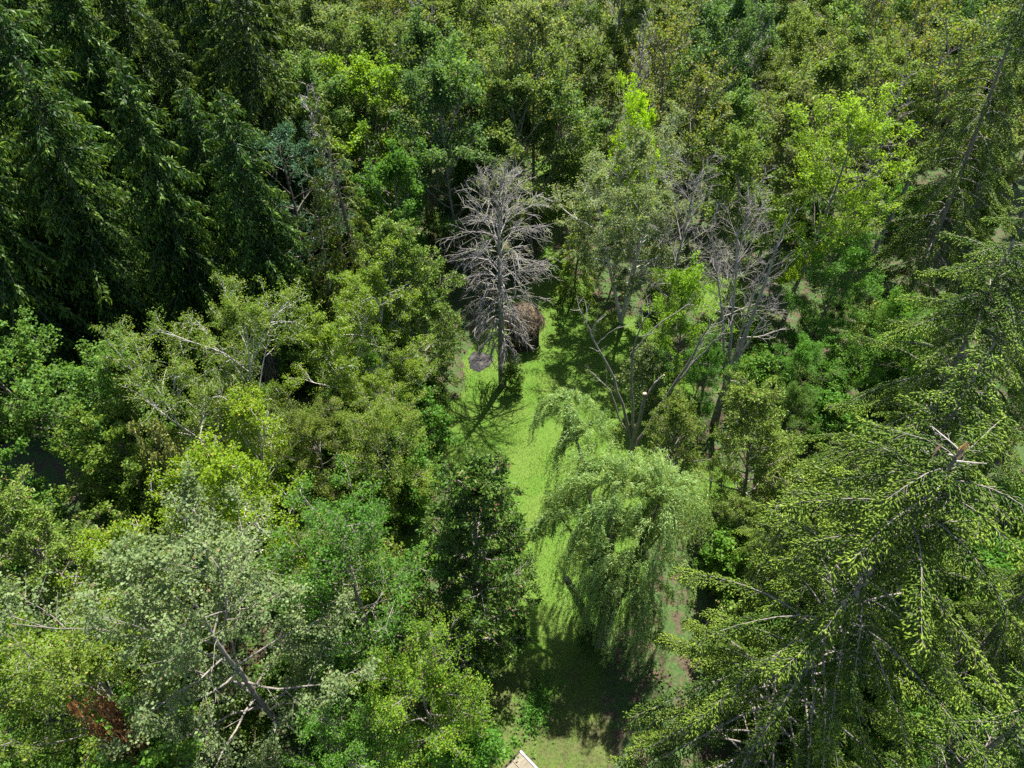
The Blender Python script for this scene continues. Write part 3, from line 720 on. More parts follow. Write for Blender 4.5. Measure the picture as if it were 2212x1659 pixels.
# ------------------------------------------------------------------ pruned many-stemmed tree behind the willow
def pruned(x, y):
    z0 = float(ground_z(x, y)) - 0.05
    t = thing('pruned_tree', 'bare grey tree of several sawn-off spreading stems behind the willow', 'dead tree', (x, y, z0))
    rr = np.random.default_rng(12)
    base = np.array([[0, 0, 0.0]])
    P = np.array([[[0, 0, 0], [0.02, 0, 0.9], [0, 0, 1.7], [-0.03, 0, 2.4]]], float)
    obj('trunk', mesh_np('trunk', [tubes(P, np.array([[0.20, 0.17, 0.17, 0.08]]), 8)], M['bark_grey'], True), t)
    # (waypoints, start radius, end radius, twigs)
    stems = [([(-0.05, 0, 1.2), (-0.9, 0.1, 4.2), (-1.9, 0.2, 6.8), (-2.9, 0.2, 8.7), (-3.6, 0.0, 10.6)], 0.13, 0.03, 7),
             ([(-0.08, -0.05, 1.4), (-1.0, 0.1, 3.2), (-1.6, 0.3, 5.0), (-2.9, 0.5, 6.3)], 0.09, 0.03, 4),
             ([(0.0, 0.1, 1.6), (-0.5, 0.3, 5.0), (-0.7, 0.5, 7.6), (-0.4, 0.6, 9.4), (0.1, 0.5, 10.2)], 0.11, 0.025, 6),
             ([(0.05, -0.1, 1.5), (0.12, -0.15, 3.6), (0.18, -0.1, 5.1)], 0.17, 0.13, 0),
             ([(0.18, -0.1, 4.6), (0.6, 0.0, 5.7), (1.0, 0.1, 6.2)], 0.085, 0.06, 1),
             ([(0.1, 0.05, 0.3), (1.0, 0.3, 3.0), (1.9, 0.5, 5.5), (2.5, 0.6, 7.3), (3.0, 0.6, 9.2)], 0.15, 0.04, 6),
             ([(1.9, 0.5, 5.4), (2.7, 0.7, 6.7), (3.6, 0.8, 8.2), (4.2, 0.9, 9.0)], 0.08, 0.03, 4),
             ([(-0.7, 0.5, 7.4), (0.3, 0.7, 9.0), (1.6, 0.9, 10.0), (2.1, 0.9, 10.2)], 0.05, 0.03, 3)]
    for wp, r0, r1, tw in stems:
        r0 *= 0.75; r1 *= 0.8
        wp = np.array(wp, float)
        # round the waypoints
        s = np.linspace(0, 1, 13); u = np.linspace(0, 1, len(wp))
        Q = np.stack([np.interp(s, u, wp[:, c]) for c in range(3)], 1)
        Q[1:-1] = (Q[:-2] + 2 * Q[1:-1] + Q[2:]) / 4
        Q += rr.normal(size=Q.shape) * 0.025
        Q = Q[None]
        so = obj('stem', mesh_np('stem', [tubes(Q, taper(1, 13, r0, r1), 7)], M['bark_grey'], True), t)
        if r1 > 0.04:      # sawn end
            d = nrm(Q[0, -1] - Q[0, -2]); e = np.stack([Q[0, -1] - d * 0.01, Q[0, -1] + d * 0.03, Q[0, -1] + d * 0.031])[None]
            obj('sawn_end', mesh_np('sawn_end', [tubes(e, np.array([[r1 * 1.06, r1 * 1.06, 0.001]]), 8)], M['cut']), so)
        if tw:
            Ls = np.array([np.linalg.norm(Q[0, 1:] - Q[0, :-1], axis=1).sum()])
            pr = limb_parts(Q[:, 6:], taper(1, 7, 0.01, 0.01), Ls * 0.5, rr, tw, 2, 0.18, 0.15, 0.022, 0.013, frac2=0.5)[1:]
            obj('twig', mesh_np('twig', pr, M['dead']), so)
pruned(6.9, 27.1)

# ------------------------------------------------------------------ bare trees on the right
def bare_right(x, y):
    t = thing('bare_tree', 'tall bare grey tree forking low into slim upright stems right of the clearing', 'dead tree', (x, y, float(ground_z(x, y)) - 0.05))
    rr = np.random.default_rng(31)
    P = np.array([[[0, 0, 0], [0.0, 0.05, 1.4], [0.08, 0.05, 2.8], [0.1, 0, 3.9]]], float)
    obj('trunk', mesh_np('trunk', [tubes(P, np.array([[0.27, 0.22, 0.20, 0.14]]), 8)], M['dead'], True), t)
    for (dx, dy, hh, z0, r0) in ((-0.75, 0.1, 12.6, 2.6, 0.10), (-0.35, -0.1, 13.0, 3.1, 0.11), (0.35, 0.15, 14.0, 3.4, 0.15), (0.1, 0.5, 11.0, 3.0, 0.08), (1.2, -0.1, 10.0, 4.4, 0.07)):
        L = np.array([hh - z0])
        S = grow(np.array([[0.08, 0.0, z0]]), np.array([[dx * 0.28, dy * 0.28, 1.0]]), L, 12, rr, 0.03, 0.035)
        so = obj('stem', mesh_np('stem', [tubes(S, taper(1, 12, r0, 0.025), 6)], M['dead'], True), t)
        pr = limb_parts(S[:, 3:], taper(1, 9, 0.01, 0.01), L * 0.7, rr, 12, 5, 0.16, 0.12, 0.016, 0.008, frac2=0.30)[1:]
        obj('twig', mesh_np('twig', pr, M['dead']), so)
    for (z, dx, dy, l) in ((4.2, -1, 0.2, 3.0), (3.4, 1.0, -0.3, 1.8), (6.5, 1, 0.1, 2.6)):
        S = grow(np.array([[0.1, 0, z]]), np.array([[dx, dy, 0.1]]), np.array([l]), 7, rr, 0.02, 0.1)
        obj('limb', mesh_np('limb', limb_parts(S, taper(1, 7, 0.045, 0.02), np.array([l]), rr, 4, 3, 0.05, 0.05, 0.018, 0.011), M['dead']), t)
bare_right(12.4, 29.9)
for (bx_, by_, h_, r_, sd_, lab, nl) in ((9.9, 35.8, 13.2, 4.2, 41, 'wide leafless grey tree with arching twigs beside the white-stemmed birches', 26),
                                          (12.8, 34.4, 12.4, 3.4, 42, 'leafless grey tree with tangled upswept limbs behind the low-forked bare tree', 22)):
    t = thing('bare_tree', lab, 'dead tree', (bx_, by_, float(ground_z(bx_, by_)) - 0.05))
    bare_tree(t, sd_, h_, r_, nl, elev=lambda q: 18 + 48 * q, length=lambda q: 1.0 - 0.45 * q, cb=0.36, tr=0.13, n2=8, n3=6, up=lambda q: 0.06, rs=(0.032, 0.012, 0.0075), trunk_mat=M['bark_grey'])

# ------------------------------------------------------------------ willow
def willow(x, y):
    t = thing('willow_tree', 'pale green weeping willow with long hanging strands and a sawn-off dark limb', 'willow', (x, y, float(ground_z(x, y)) - 0.05))
    rr = np.random.default_rng(77)
    def path(pts, r0, r1, n=12):
        wp = np.array(pts, float); s = np.linspace(0, 1, n); u = np.linspace(0, 1, len(wp))
        Q = np.stack([np.interp(s, u, wp[:, c]) for c in range(3)], 1); Q[1:-1] = (Q[:-2] + 2 * Q[1:-1] + Q[2:]) / 4
        return tubes(Q[None], taper(1, n, r0, r1), 8)
    trunkp = [path([(0, 0, 0), (0.1, 0.2, 2.2), (0.1, 0.9, 5), (-0.1, 1.4, 8.0), (0, 1.5, 9.4)], 0.34, 0.07),
              path([(0.15, 0.1, 0.2), (0.9, 0.8, 4), (1.7, 1.8, 6.5), (2.5, 2.7, 8.8)], 0.20, 0.05),
              path([(0.0, 0.6, 4), (-0.6, 2.2, 6.6), (-1.1, 3.7, 8.6), (-1.7, 5.0, 9.7)], 0.15, 0.04),
              path([(0.0, 0.5, 3.4), (-0.9, 1.2, 5.4), (-2.2, 2.0, 7.2)], 0.11, 0.03),
              path([(0.1, 0.3, 3.0), (1.0, 0.9, 4.6), (2.2, 1.5, 6.4)], 0.11, 0.03)]
    obj('trunk', mesh_np('trunk', trunkp, M['bark'], True), t)
    lo = obj('sawn_limb', mesh_np('sawn_limb', [path([(-0.25, -0.05, 0.1), (-0.55, 0.2, 1.2), (-1.0, 0.8, 2.2), (-1.55, 1.4, 3.0)], 0.19, 0.15)], M['dark_wood'], True), t)
    lo['label'] = 'dark sawn-off limb leaning left'
    e = np.array([[[-1.55, 1.4, 3.0], [-1.62, 1.46, 3.1], [-1.625, 1.465, 3.105]]])
    obj('sawn_end', mesh_np('sawn_end', [tubes(e, np.array([[0.15, 0.14, 0.001]]), 8)], M['dead']), lo)
    cl = [(-1.9, 5.2, 10.2, 0.85, 2.2, 170), (-1.2, 4.2, 9.6, 0.7, 3.2, 80), (-0.9, 3.2, 9.2, 0.7, 3.2, 60), (-0.1, 1.5, 9.9, 1.15, 4.3, 150), (1.0, 1.2, 9.6, 1.05, 4.6, 130),
          (2.6, 2.6, 8.4, 0.7, 3.2, 70), (1.7, 1.9, 8.8, 0.6, 2.6, 40), (-2.3, 2.0, 7.5, 0.65, 1.7, 55), (-1.3, 1.4, 8.0, 0.8, 4.0, 75), (0.5, 0.4, 7.7, 1.2, 4.8, 120),
          (1.5, 0.9, 6.8, 1.0, 4.0, 75), (2.5, 1.7, 6.4, 0.6, 2.6, 50), (-0.5, 0.3, 6.2, 0.9, 3.8, 75), (0.4, -0.2, 5.0, 0.8, 3.6, 60), (-1.0, 0.7, 3.3, 0.5, 1.9, 30), (0.1, 0.0, 4.3, 0.7, 3.6, 70), (0.7, 0.2, 5.6, 0.8, 4.2, 80), (-0.3, 0.5, 5.2, 0.7, 3.8, 60), (1.3, 0.3, 4.6, 0.6, 3.4, 50), (2.8, 2.3, 6.9, 0.5, 2.4, 30)]
    C, D, Nn, Ls, Ws, T, stems = [], [], [], [], [], [], []
    cl = cl + [(a, b, c + 0.15, r_ * 1.05, 0.9, int(m_ * 0.9)) for (a, b, c, r_, l_, m_) in cl]     # short tufts on top of every lobe
    for (cx, cy, cz, rad, hl, ns) in cl:
        nbn = max(3, ns // 9)
        bi = rr.integers(nbn, size=ns)
        a = rr.uniform(0, 2 * math.pi, nbn)[bi] + rr.normal(size=ns) * 0.10; q = np.sqrt(rr.random(nbn))[bi] + rr.normal(size=ns) * 0.05
        bl = rr.uniform(0.45, 1.2, nbn)[bi]
        cx += 0.30 if cx < 1.5 else -0.25
        S = np.stack([cx + rad * q * np.cos(a), cy + rad * q * np.sin(a), cz - 0.55 * rad * q ** 2 + rr.normal(size=ns) * 0.12], 1)
        d = np.stack([np.cos(a) * (0.15 + 0.4 * q), np.sin(a) * (0.15 + 0.4 * q), 0.45 - 0.3 * q], 1) + np.array([-0.30, 0.10, 0])
        L = hl * bl * rr.uniform(0.75, 1.1, ns)
        L = np.minimum(L, S[:, 2] - 0.5)
        P = grow(S, d, L, 11, rr, -0.60, 0.08)
        P[:, :, 2] = np.maximum(P[:, :, 2], 0.35)
        if hl > 1: stems.append(tubes(P[:, ::5], taper(ns, 3, 0.007, 0.003), 3))
        k = int(hl * 19) + 4
        s = rr.random((ns, k)) ** 0.9
        c, tg = along(P, s); c = c.reshape(-1, 3); tg = tg.reshape(-1, 3); m = len(c)
        C.append(c + rr.normal(size=(m, 3)) * 0.02); D.append(tg * 0.8 + rr.normal(size=(m, 3)) * 0.42); Nn.append(rr.normal(size=(m, 3)) + np.array([0, 0, 0.5]))
        Ls.append(rr.uniform(0.09, 0.16, m)); Ws.append(rr.uniform(0.020, 0.034, m))
        tt = np.clip(np.repeat(rr.random(nbn)[bi], k) * 0.5 + rr.random(m) * 0.5, 0, 0.95); tt[rr.random(m) < 0.015] = 0.99
        T.append(tt)
    V, F, tt = leaves(np.concatenate(C), np.concatenate(D), np.concatenate(Nn), np.concatenate(Ls), np.concatenate(Ws), np.concatenate(T), 0.1)
    cr = obj('crown', mesh_np('crown', [(V, F, tt)], M['willow']), t)
    obj('withes', mesh_np('withe', stems, M['larch']), cr).name = 'withe'
willow(4.0, 15.6)

# ------------------------------------------------------------------ tree prototypes
NEAR_SPRUCE = [conifer(101, 21.0, 7.0, nb=125, cb=0.12, hv=25.0, power=0.68, spread=0.048, sp2=0.067, shoot=(0.17, 0.025), hang=0.55, max_l2=0.55, blet=0.2, tipb=0.15, flat=False, mat='spruce', bark='bark_grey', dead=0.10),
               conifer(102, 20.0, 5.4, nb=120, cb=0.12, spread=0.052, sp2=0.066, shoot=(0.17, 0.026), hang=0.55, max_l2=0.55, blet=0.2, tipb=0.15, flat=False, mat='spruce', bark='bark_grey', dead=0.08)]
FAR_SPRUCE = [conifer(111 + q, 22.0, (5.2, 4.5, 5.6)[q], nb=(150, 170, 140)[q], cb=0.06, spread=(0.15, 0.14, 0.16)[q], sp2=0.095, shoot=(0.32, 0.05), hang=(1.0, 1.5, 0.75)[q], blet=0.34, mat='spruce_dark', dead=0.0, max_l2=1.4, tipb=0.55, power=0.55) for q in range(3)]
SMALL_SPRUCE = conifer(121, 9.0, 2.2, nb=80, cb=0.06, spread=0.12, sp2=0.07, shoot=(0.20, 0.035), hang=0.4, mat='spruce', dead=0.0)
LARCH = conifer(125, 18.0, 3.4, nb=95, cb=0.12, spread=0.14, sp2=0.065, shoot=(0.20, 0.030), hang=0.9, mat='larch', dead=0.0, elev=(-10, 35))
PINE = broadleaf(131, 14, 3.2, cb=0.3, n1=22, n2=6, n3=5, k=16, leaf=(0.20, 0.035), sig=0.10, rise=(0, 45), mat='pine', bark='bark', sprays=False)
ASPEN = broadleaf(141, 14.0, 4.0, cb=0.25, peak=0.4, n1=28, n2=8, n3=7, k=30, leaf=(0.084, 0.076), sig=0.13, mat='aspen', bark='bark_grey', rise=(12, 62))
BIRCH_A = broadleaf(142, 12.0, 4.9, cb=0.22, peak=0.45, n1=36, n2=8, n3=7, k=32, leaf=(0.080, 0.060), sig=0.13, mat='birch', bark='bark_birch', stems=2, droop=0.12, rise=(22, 66))
BIRCH_B = broadleaf(143, 11.0, 4.5, cb=0.16, peak=0.40, n1=36, n2=8, n3=7, k=28, leaf=(0.085, 0.062), sig=0.13, mat='birch_yellow', bark='bark_birch', stems=2, droop=0.14, rise=(14, 64))
GREEN = broadleaf(144, 10.0, 3.2, cb=0.15, peak=0.40, n1=24, n2=7, n3=7, k=26, leaf=(0.085, 0.060), sig=0.13, mat='green', bark='bark_grey', droop=0.05)
LIME = broadleaf(145, 9.0, 1.7, cb=0.15, peak=0.35, n1=20, n2=6, n3=5, k=24, leaf=(0.080, 0.055), sig=0.12, mat='lime', bark='bark_birch', rise=(28, 72))
MAPLE = broadleaf(146, 10.0, 3.0, cb=0.18, peak=0.42, n1=22, n2=7, n3=6, k=20, leaf=(0.12, 0.11), sig=0.14, mat='maple', bark='bark', rise=(18, 64))
ASH = broadleaf(147, 9.0, 3.0, cb=0.12, peak=0.42, n1=22, n2=7, n3=6, k=22, leaf=(0.13, 0.055), sig=0.15, mat='ash', bark='bark', rise=(22, 66))
LOCUST = broadleaf(148, 15.0, 4.0, cb=0.28, peak=0.45, n1=26, n2=8, n3=7, k=16, leaf=(0.17, 0.075), sig=0.16, mat='locust', bark='bark_grey', flatten=0.5, rise=(20, 60))
CEDAR = broadleaf(149, 13.0, 2.9, cb=0.05, peak=0.28, n1=66, n2=8, n3=5, k=20, leaf=(0.16, 0.062), sig=0.09, mat='cedar', bark='bark_grey', sprays=True, rise=(4, 58), droop=0.10, trunk_r=0.17)
CEDAR_B = broadleaf(150, 9.0, 2.4, cb=0.05, peak=0.16, n1=46, n2=7, n3=5, k=17, leaf=(0.13, 0.045), sig=0.09, mat='cedar_light', bark='bark_grey', sprays=True, rise=(10, 60), droop=0.06, trunk_r=0.12)
BIRCH_CLUMP = broadleaf(151, 12.5, 4.4, cb=0.34, peak=0.45, n1=39, n2=7, n3=6, k=24, leaf=(0.11, 0.08), sig=0.15, mat='wood_grey', bark='bark_birch', stems=3, droop=0.10, rise=(20, 66))
WOOD = [broadleaf(160 + q, (15, 14, 16, 13, 15, 14)[q], (3.6, 3.1, 3.3, 3.6, 2.9, 3.4)[q], cb=(0.3, 0.36, 0.42, 0.25, 0.45, 0.3)[q], peak=0.45, n1=24, n2=6, n3=5, k=24,
                  leaf=(0.17, 0.125), sig=0.22, mat='wood_green', bark='bark_grey', rise=(18, 64), thick=2.2, twig_r=0.012) for q in range(5)]
THIN = [broadleaf(170 + q, 16, 2.8, cb=0.4, peak=0.5, n1=20, n2=6, n3=4, k=9, leaf=(0.18, 0.12), sig=0.2, mat='olive', bark='bark_grey', rise=(25, 66), thick=2.6, twig_r=0.016, stems=1 + q) for q in range(2)]
SHRUB = broadleaf(180, 3.2, 1.7, cb=0.04, peak=0.4, n1=18, n2=6, n3=5, k=14, leaf=(0.12, 0.09), sig=0.12, mat='green', bark='bark', rise=(20, 70))
SAPLING = broadleaf(181, 1.6, 0.75, cb=0.05, peak=0.4, n1=14, n2=5, n3=4, k=9, leaf=(0.10, 0.07), sig=0.07, mat='maple', bark='bark', rise=(25, 70), thick=0.5, trunk_r=0.02, twig_r=0.004)

# ------------------------------------------------------------------ trees one can single out
T = tree
# near spruces on the right
s2 = T(NEAR_SPRUCE[0], 'spruce_tree', 'huge bright green spruce with a broken top and a bird on a dead limb', 'spruce', 8.5, 9.6, 0.4, 0.94)
T(NEAR_SPRUCE[1], 'spruce_tree', 'tall bright spruce with dense tip growth next to the broken-topped one', 'spruce', 12.9, 14.2, 1.9, 0.96)
T(NEAR_SPRUCE[0], 'spruce_tree', 'spruce with pale bare inner boughs behind the two biggest bright spruces', 'spruce', 16.8, 19.6, 3.3, 0.88)
T(NEAR_SPRUCE[1], 'spruce_tree', 'spruce in front of the broken-topped one, its top below that tree', 'spruce', 12.2, 7.2, 4.4, 0.78)
T(NEAR_SPRUCE[1], 'spruce_tree', 'dark-stemmed tall spruce with widely layered boughs beside the feathery locust', 'spruce', 28.0, 40.5, 0.9, 1.12)
T(NEAR_SPRUCE[0], 'spruce_tree', 'spruce standing between the layered tall spruce and the bright near spruces', 'spruce', 25.5, 28.5, 5.2, 0.86)
T(NEAR_SPRUCE[1], 'spruce_tree', 'low spruce at the foot of the bright near spruces', 'spruce', 11.0, 17.2, 2.7, 0.50)
T(SMALL_SPRUCE, 'spruce_tree', 'small spruce with pale shoots left of the white-stemmed birches', 'spruce', 4.6, 42.6, 0.5)
T(NEAR_SPRUCE[1], 'spruce_tree', 'short spruce closing the gap behind the broken-topped spruce', 'spruce', 18.6, 13.4, 5.9, 0.62)
# broken leader, dead limbs and bird of the big spruce
def leader():
    rr = np.random.default_rng(9)
    tx, ty, z = TIPS[101]; z -= 0.05
    sh = lambda P_: np.asarray(P_, float) + np.array([tx, ty, 0])
    spots = []
    P = np.array([[[0, 0, z - 0.22], [0.02, 0, z - 0.1], [0.03, 0.02, z + 0.1], [0.04, 0.03, z + 0.2]]])
    obj('broken_top', mesh_np('broken_top', [tubes(sh(P), np.array([[0.06, 0.055, 0.04, 0.005]]), 6)] + [tubes(sh([[[a_, b_, z - 0.05], [a_ * 1.4, b_ * 1.4, z + 0.15 + c_]]]), np.array([[0.02, 0.003]]), 4) for a_, b_, c_ in ((0.05, 0, 0.1), (-0.04, 0.04, 0), (0.0, -0.05, 0.15))], M['splinter']), s2)
    for (d, l, zz) in (((-0.45, 0.75, 0.3), 0.75, z - 0.05), ((-0.8, 0.12, 0.15), 0.75, z - 0.2), ((0.75, -0.2, 0.2), 0.6, z - 0.35)):
        c, s = math.cos(-0.4), math.sin(-0.4)
        dd = np.array([[d[0] * c - d[1] * s, d[0] * s + d[1] * c, d[2]]])
        S = grow(np.array([[tx, ty, zz]]), dd, np.array([l]), 7, rr, -0.03, 0.05); spots.append(S[0, 4])
        obj('dead_limb', mesh_np('dead_limb', limb_parts(S, taper(1, 7, 0.024, 0.010), np.array([l]), rr, 7, 2, 0.02, 0.02, 0.006, 0.004, frac2=0.3), M['dead_bleached']), s2)
    p = spots[1] * 0.94; c, s = math.cos(0.4), math.sin(0.4)
    return s2.location.x + p[0] * c - p[1] * s, s2.location.y + p[0] * s + p[1] * c, s2.location.z + p[2]
perch = leader()

def bird(x, y, z):
    t = thing('perched_bird', 'dark bird with folded wings perched near the broken spruce top', 'bird', (x, y, z), math.radians(40), (0.62, 0.62, 0.62))
    # one lofted body: tail, rump, back, neck, head (local +X is forward)
    ctr = [(-0.26, 0.0, -0.10, 0.012, 0.030), (-0.18, 0, -0.06, 0.016, 0.036), (-0.10, 0, -0.01, 0.035, 0.045), (-0.03, 0, 0.035, 0.060, 0.058), (0.03, 0, 0.075, 0.064, 0.060),
           (0.075, 0, 0.125, 0.048, 0.045), (0.10, 0, 0.165, 0.036, 0.036), (0.125, 0, 0.185, 0.036, 0.034), (0.150, 0, 0.185, 0.022, 0.020), (0.160, 0, 0.183, 0.002, 0.002)]
    V, F = [], []
    ns = 12
    for i, (cx, cy, cz, rz, ry) in enumerate(ctr):
        for k in range(ns):
            a = 2 * math.pi * k / ns
            V.append((cx - 0.6 * rz * math.cos(a), cy + ry * math.sin(a), cz + 0.85 * rz * math.cos(a)))
        if i:
            for k in range(ns): F.append(((i - 1) * ns + k, (i - 1) * ns + (k + 1) % ns, i * ns + (k + 1) % ns, i * ns + k))
    F.append(tuple(range(ns))[::-1])
    obj('body', mesh_np('body', [(V, np.array([f for f in F if len(f) == 4]), None)], M['feather_brown'], True), t)
    for sgn in (-1, 1):
        W = [((-0.22, 0.028, -0.055), 0.006, 0.018), ((-0.14, 0.045, -0.015), 0.016, 0.032), ((-0.05, 0.062, 0.035), 0.020, 0.048), ((0.02, 0.062, 0.078), 0.018, 0.044), ((0.05, 0.05, 0.105), 0.006, 0.014)]
        V = []
        for (p, th, wd) in W:
            for k in range(8):
                a = 2 * math.pi * k / 8
                V.append((p[0] - 0.45 * wd * math.sin(a), sgn * (p[1] + th * math.cos(a)), p[2] + 0.85 * wd * math.sin(a)))
        F = [[i * 8 + k, i * 8 + (k + 1) % 8, (i + 1) * 8 + (k + 1) % 8, (i + 1) * 8 + k] for i in range(4) for k in range(8)]
        obj('wing', mesh_np('wing', [(V, np.array(F), None)], M['feather'], True), t)
        obj('leg', mesh_np('leg', [tubes(np.array([[[0.0, sgn * 0.025, 0.03], [0.005, sgn * 0.025, -0.03], [0.035, sgn * 0.028, -0.055]]]), np.array([[0.009, 0.006, 0.004]]), 5)], M['dark_wood']), t)
        obj('eye', bm_mesh('eye', lambda bm: bmesh.ops.create_icosphere(bm, subdivisions=1, radius=0.006), M['char']), t, (0.138, sgn * 0.027, 0.192))
    obj('beak', mesh_np('beak', [tubes(np.array([[[0.148, 0, 0.184], [0.165, 0, 0.180], [0.180, 0, 0.168]]]), np.array([[0.013, 0.008, 0.001]]), 6)], M['char']), t)
bird(perch[0], perch[1], perch[2] + 0.045)

# clearing edge, left
T(CEDAR, 'cedar_tree', 'dark green shaggy cedar standing alone in the near grass opposite the willow', 'cedar', -1.6, 15.0, 0.3, 0.95)
T(CEDAR, 'cedar_tree', 'green cedar behind the yellow-green birch at the lawn edge', 'cedar', -5.4, 32.6, 2.1, 0.95, crown=M['cedar_light'])
T(BIRCH_B, 'birch_tree', 'wide yellow-green birch reaching over the lawn beside the fire pit', 'birch', -8.0, 29.6, 0.9)
T(BIRCH_B, 'birch_tree', 'lower yellow-green birch in front of the wide one at the lawn edge', 'birch', -6.6, 26.4, 3.8, 0.64)
T(BIRCH_A, 'birch_tree', 'broad olive-green birch with pale bare limbs before the dark spruces', 'birch', -13.9, 24.6, 0.2)
T(GREEN, 'leafy_tree', 'small mid-green tree between the shaggy cedar and the broad birch', 'tree', -5.9, 22.2, 1.0, 0.82, crown=M['birch'])
T(GREEN, 'leafy_tree', 'full mid-green tree beside the grey-green aspen', 'tree', -5.8, 14.0, 2.2, 1.08)
T(GREEN, 'leafy_tree', 'yellowish green round tree nearest the shed', 'tree', -2.9, 10.4, 4.0, 0.84, crown=M['birch_yellow'])
T(ASPEN, 'aspen_tree', 'large grey-green aspen with small round leaves and a pale forked trunk', 'aspen', -8.5, 10.7, 0.6)
T(LIME, 'sapling_tree', 'bright lime young tree, the tallest of the lime trees behind the aspen', 'tree', -9.6, 17.8, 0.5, 1.32)
T(LIME, 'sapling_tree', 'bright lime young tree beside the pale-yellow leaved sapling', 'tree', -13.4, 18.6, 2.0, 1.15)
T(LIME, 'sapling_tree', 'lime young tree in front of the broad olive birch', 'tree', -12.2, 20.6, 3.6, 1.15)
T(LIME, 'sapling_tree', 'round lime tree left of the grey-green aspen', 'tree', -13.6, 13.4, 5.1, 1.16)
T(LIME, 'sapling_tree', 'lime tree in the thicket beside the round lime tree', 'tree', -16.6, 12.4, 0.8, 1.1)
T(SHRUB, 'sapling_tree', 'sapling with pale yellow leaves in the left thicket', 'tree', -15.4, 20.6, 0.0, 0.8, 2.1, crown=M['pale_yellow'])
T(SHRUB, 'sapling_tree', 'small pale yellow sapling beside the round lime tree', 'tree', -15.0, 15.4, 1.4, 0.75, 2.1, crown=M['pale_yellow'])
T(MAPLE, 'maple_tree', 'dense green maple at the foot of the dark spruces', 'maple', -23.4, 25.4, 0.4, 1.12)
T(MAPLE, 'maple_tree', 'blue-green maple beside the broad olive birch', 'maple', -19.8, 23.4, 2.6, 1.0)
T(MAPLE, 'maple_tree', 'lower maple in front of the blue-green maple', 'maple', -17.4, 20.6, 4.2, 0.86, crown=M['birch'])
T(MAPLE, 'maple_tree', 'green maple beside the light cedar in the left thicket', 'maple', -22.4, 19.0, 5.5, 0.95, crown=M['green'])
T(CEDAR_B, 'cedar_tree', 'light green cedar in the left thicket of maples', 'cedar', -18.6, 16.0, 0.7, 1.1)
T(GREEN, 'leafy_tree', 'olive tree behind the bright green shrubs in the left thicket', 'tree', -13.6, 10.2, 0.9, 0.98, crown=M['birch'])
T(MAPLE, 'leafy_tree', 'bright green broad tree beside the rust-leaved branch', 'tree', -12.0, 6.6, 3.0, 0.92, crown=M['ash'])
T(GREEN, 'leafy_tree', 'fresh green tree between the aspen and the shed', 'tree', -5.4, 8.6, 5.3, 0.72, crown=M['ash'])
T(MAPLE, 'leafy_tree', 'bushy green tree left of the rust-leaved shrub', 'tree', -16.6, 8.4, 1.1, 0.8, crown=M['green'])
T(GREEN, 'leafy_tree', 'olive green tree at the outer side of the left thicket', 'tree', -20.4, 12.2, 0.3, 0.9, crown=M['birch'])
T(SHRUB, 'leafy_shrub', 'bright green shrub crowding the corner of the shed', 'shrub', -1.5, 9.4, 0.6, 1.0, 1.2, crown=M['ash'])
T(GREEN, 'leafy_tree', 'dark understorey tree below the full mid-green tree', 'tree', -7.4, 16.6, 2.9, 0.7, crown=M['wood_green'])
T(GREEN, 'leafy_tree', 'green tree filling the gap between broad birch and small mid-green tree', 'tree', -9.4, 22.6, 0.4, 0.75, crown=M['birch'])
T(SHRUB, 'leafy_shrub', 'shrub with dry rust-brown leaves below the aspen', 'shrub', -10.9, 7.7, 0.0, 0.55, 2.75, crown=M['rust'])
# clearing edge, right
T(BIRCH_CLUMP, 'birch_tree', 'grey-green birch clump with leaning white trunks beyond the clearing', 'birch', 7.8, 39.8, 0.35, 1.06, crown=M['aspen'])
T(LOCUST, 'locust_tree', 'glowing yellow-green locust rising behind the white-stemmed birches', 'locust', 7.7, 44.4, 0.0, 0.50, 0.93, crown=M['locust_bright'])
T(LOCUST, 'locust_tree', 'large feathery light green locust between bare trees and tall spruce', 'locust', 19.3, 39.6, 1.3)
T(ASH, 'leafy_tree', 'fresh green tree below the feathery locust', 'tree', 19.8, 35.6, 0.3, 0.95)
T(ASH, 'leafy_tree', 'fresh green tree beside the dark gap in the right thicket', 'tree', 21.6, 31.6, 2.3, 0.80)
T(ASH, 'leafy_tree', 'low bushy tree behind the light feathery cedars', 'tree', 16.6, 29.8, 4.0, 0.62)
T(ASH, 'leafy_tree', 'bright green tree growing through the pruned grey stems', 'tree', 10.2, 32.6, 5.0, 0.92, crown=M['locust'])
T(ASH, 'leafy_tree', 'low green tree beside the foot of the low-forked bare tree', 'tree', 10.6, 29.4, 1.0, 0.66)
T(ASH, 'leafy_tree', 'dark green low tree right of the low-forked bare tree', 'tree', 15.4, 27.4, 2.7, 0.50, crown=M['maple'])
T(SHRUB, 'leafy_shrub', 'grey-leaved shrub behind the sawn stems of the pruned tree', 'shrub', 8.2, 30.6, 0.4, 1.0, 1.2, crown=M['aspen'])
T(CEDAR_B, 'cedar_tree', 'soft light green cedar beside the low spruce', 'cedar', 12.0, 22.6, 0.2, 0.98)
T(CEDAR_B, 'cedar_tree', 'thin light cedar just behind the willow', 'cedar', 8.9, 25.4, 1.8, 0.70, 0.78)
T(CEDAR_B, 'cedar_tree', 'lower light cedar between willow and soft light green cedar', 'cedar', 10.2, 20.2, 3.1, 0.62)
T(SAPLING, 'sapling', 'small leafy bush at the foot of the tall dead tree', 'bush', 0.05, 32.9, 0.0, 1.15)
T(SAPLING, 'sapling', 'small bush by the foot of the willow', 'bush', 3.3, 15.6, 2.0, 0.7)

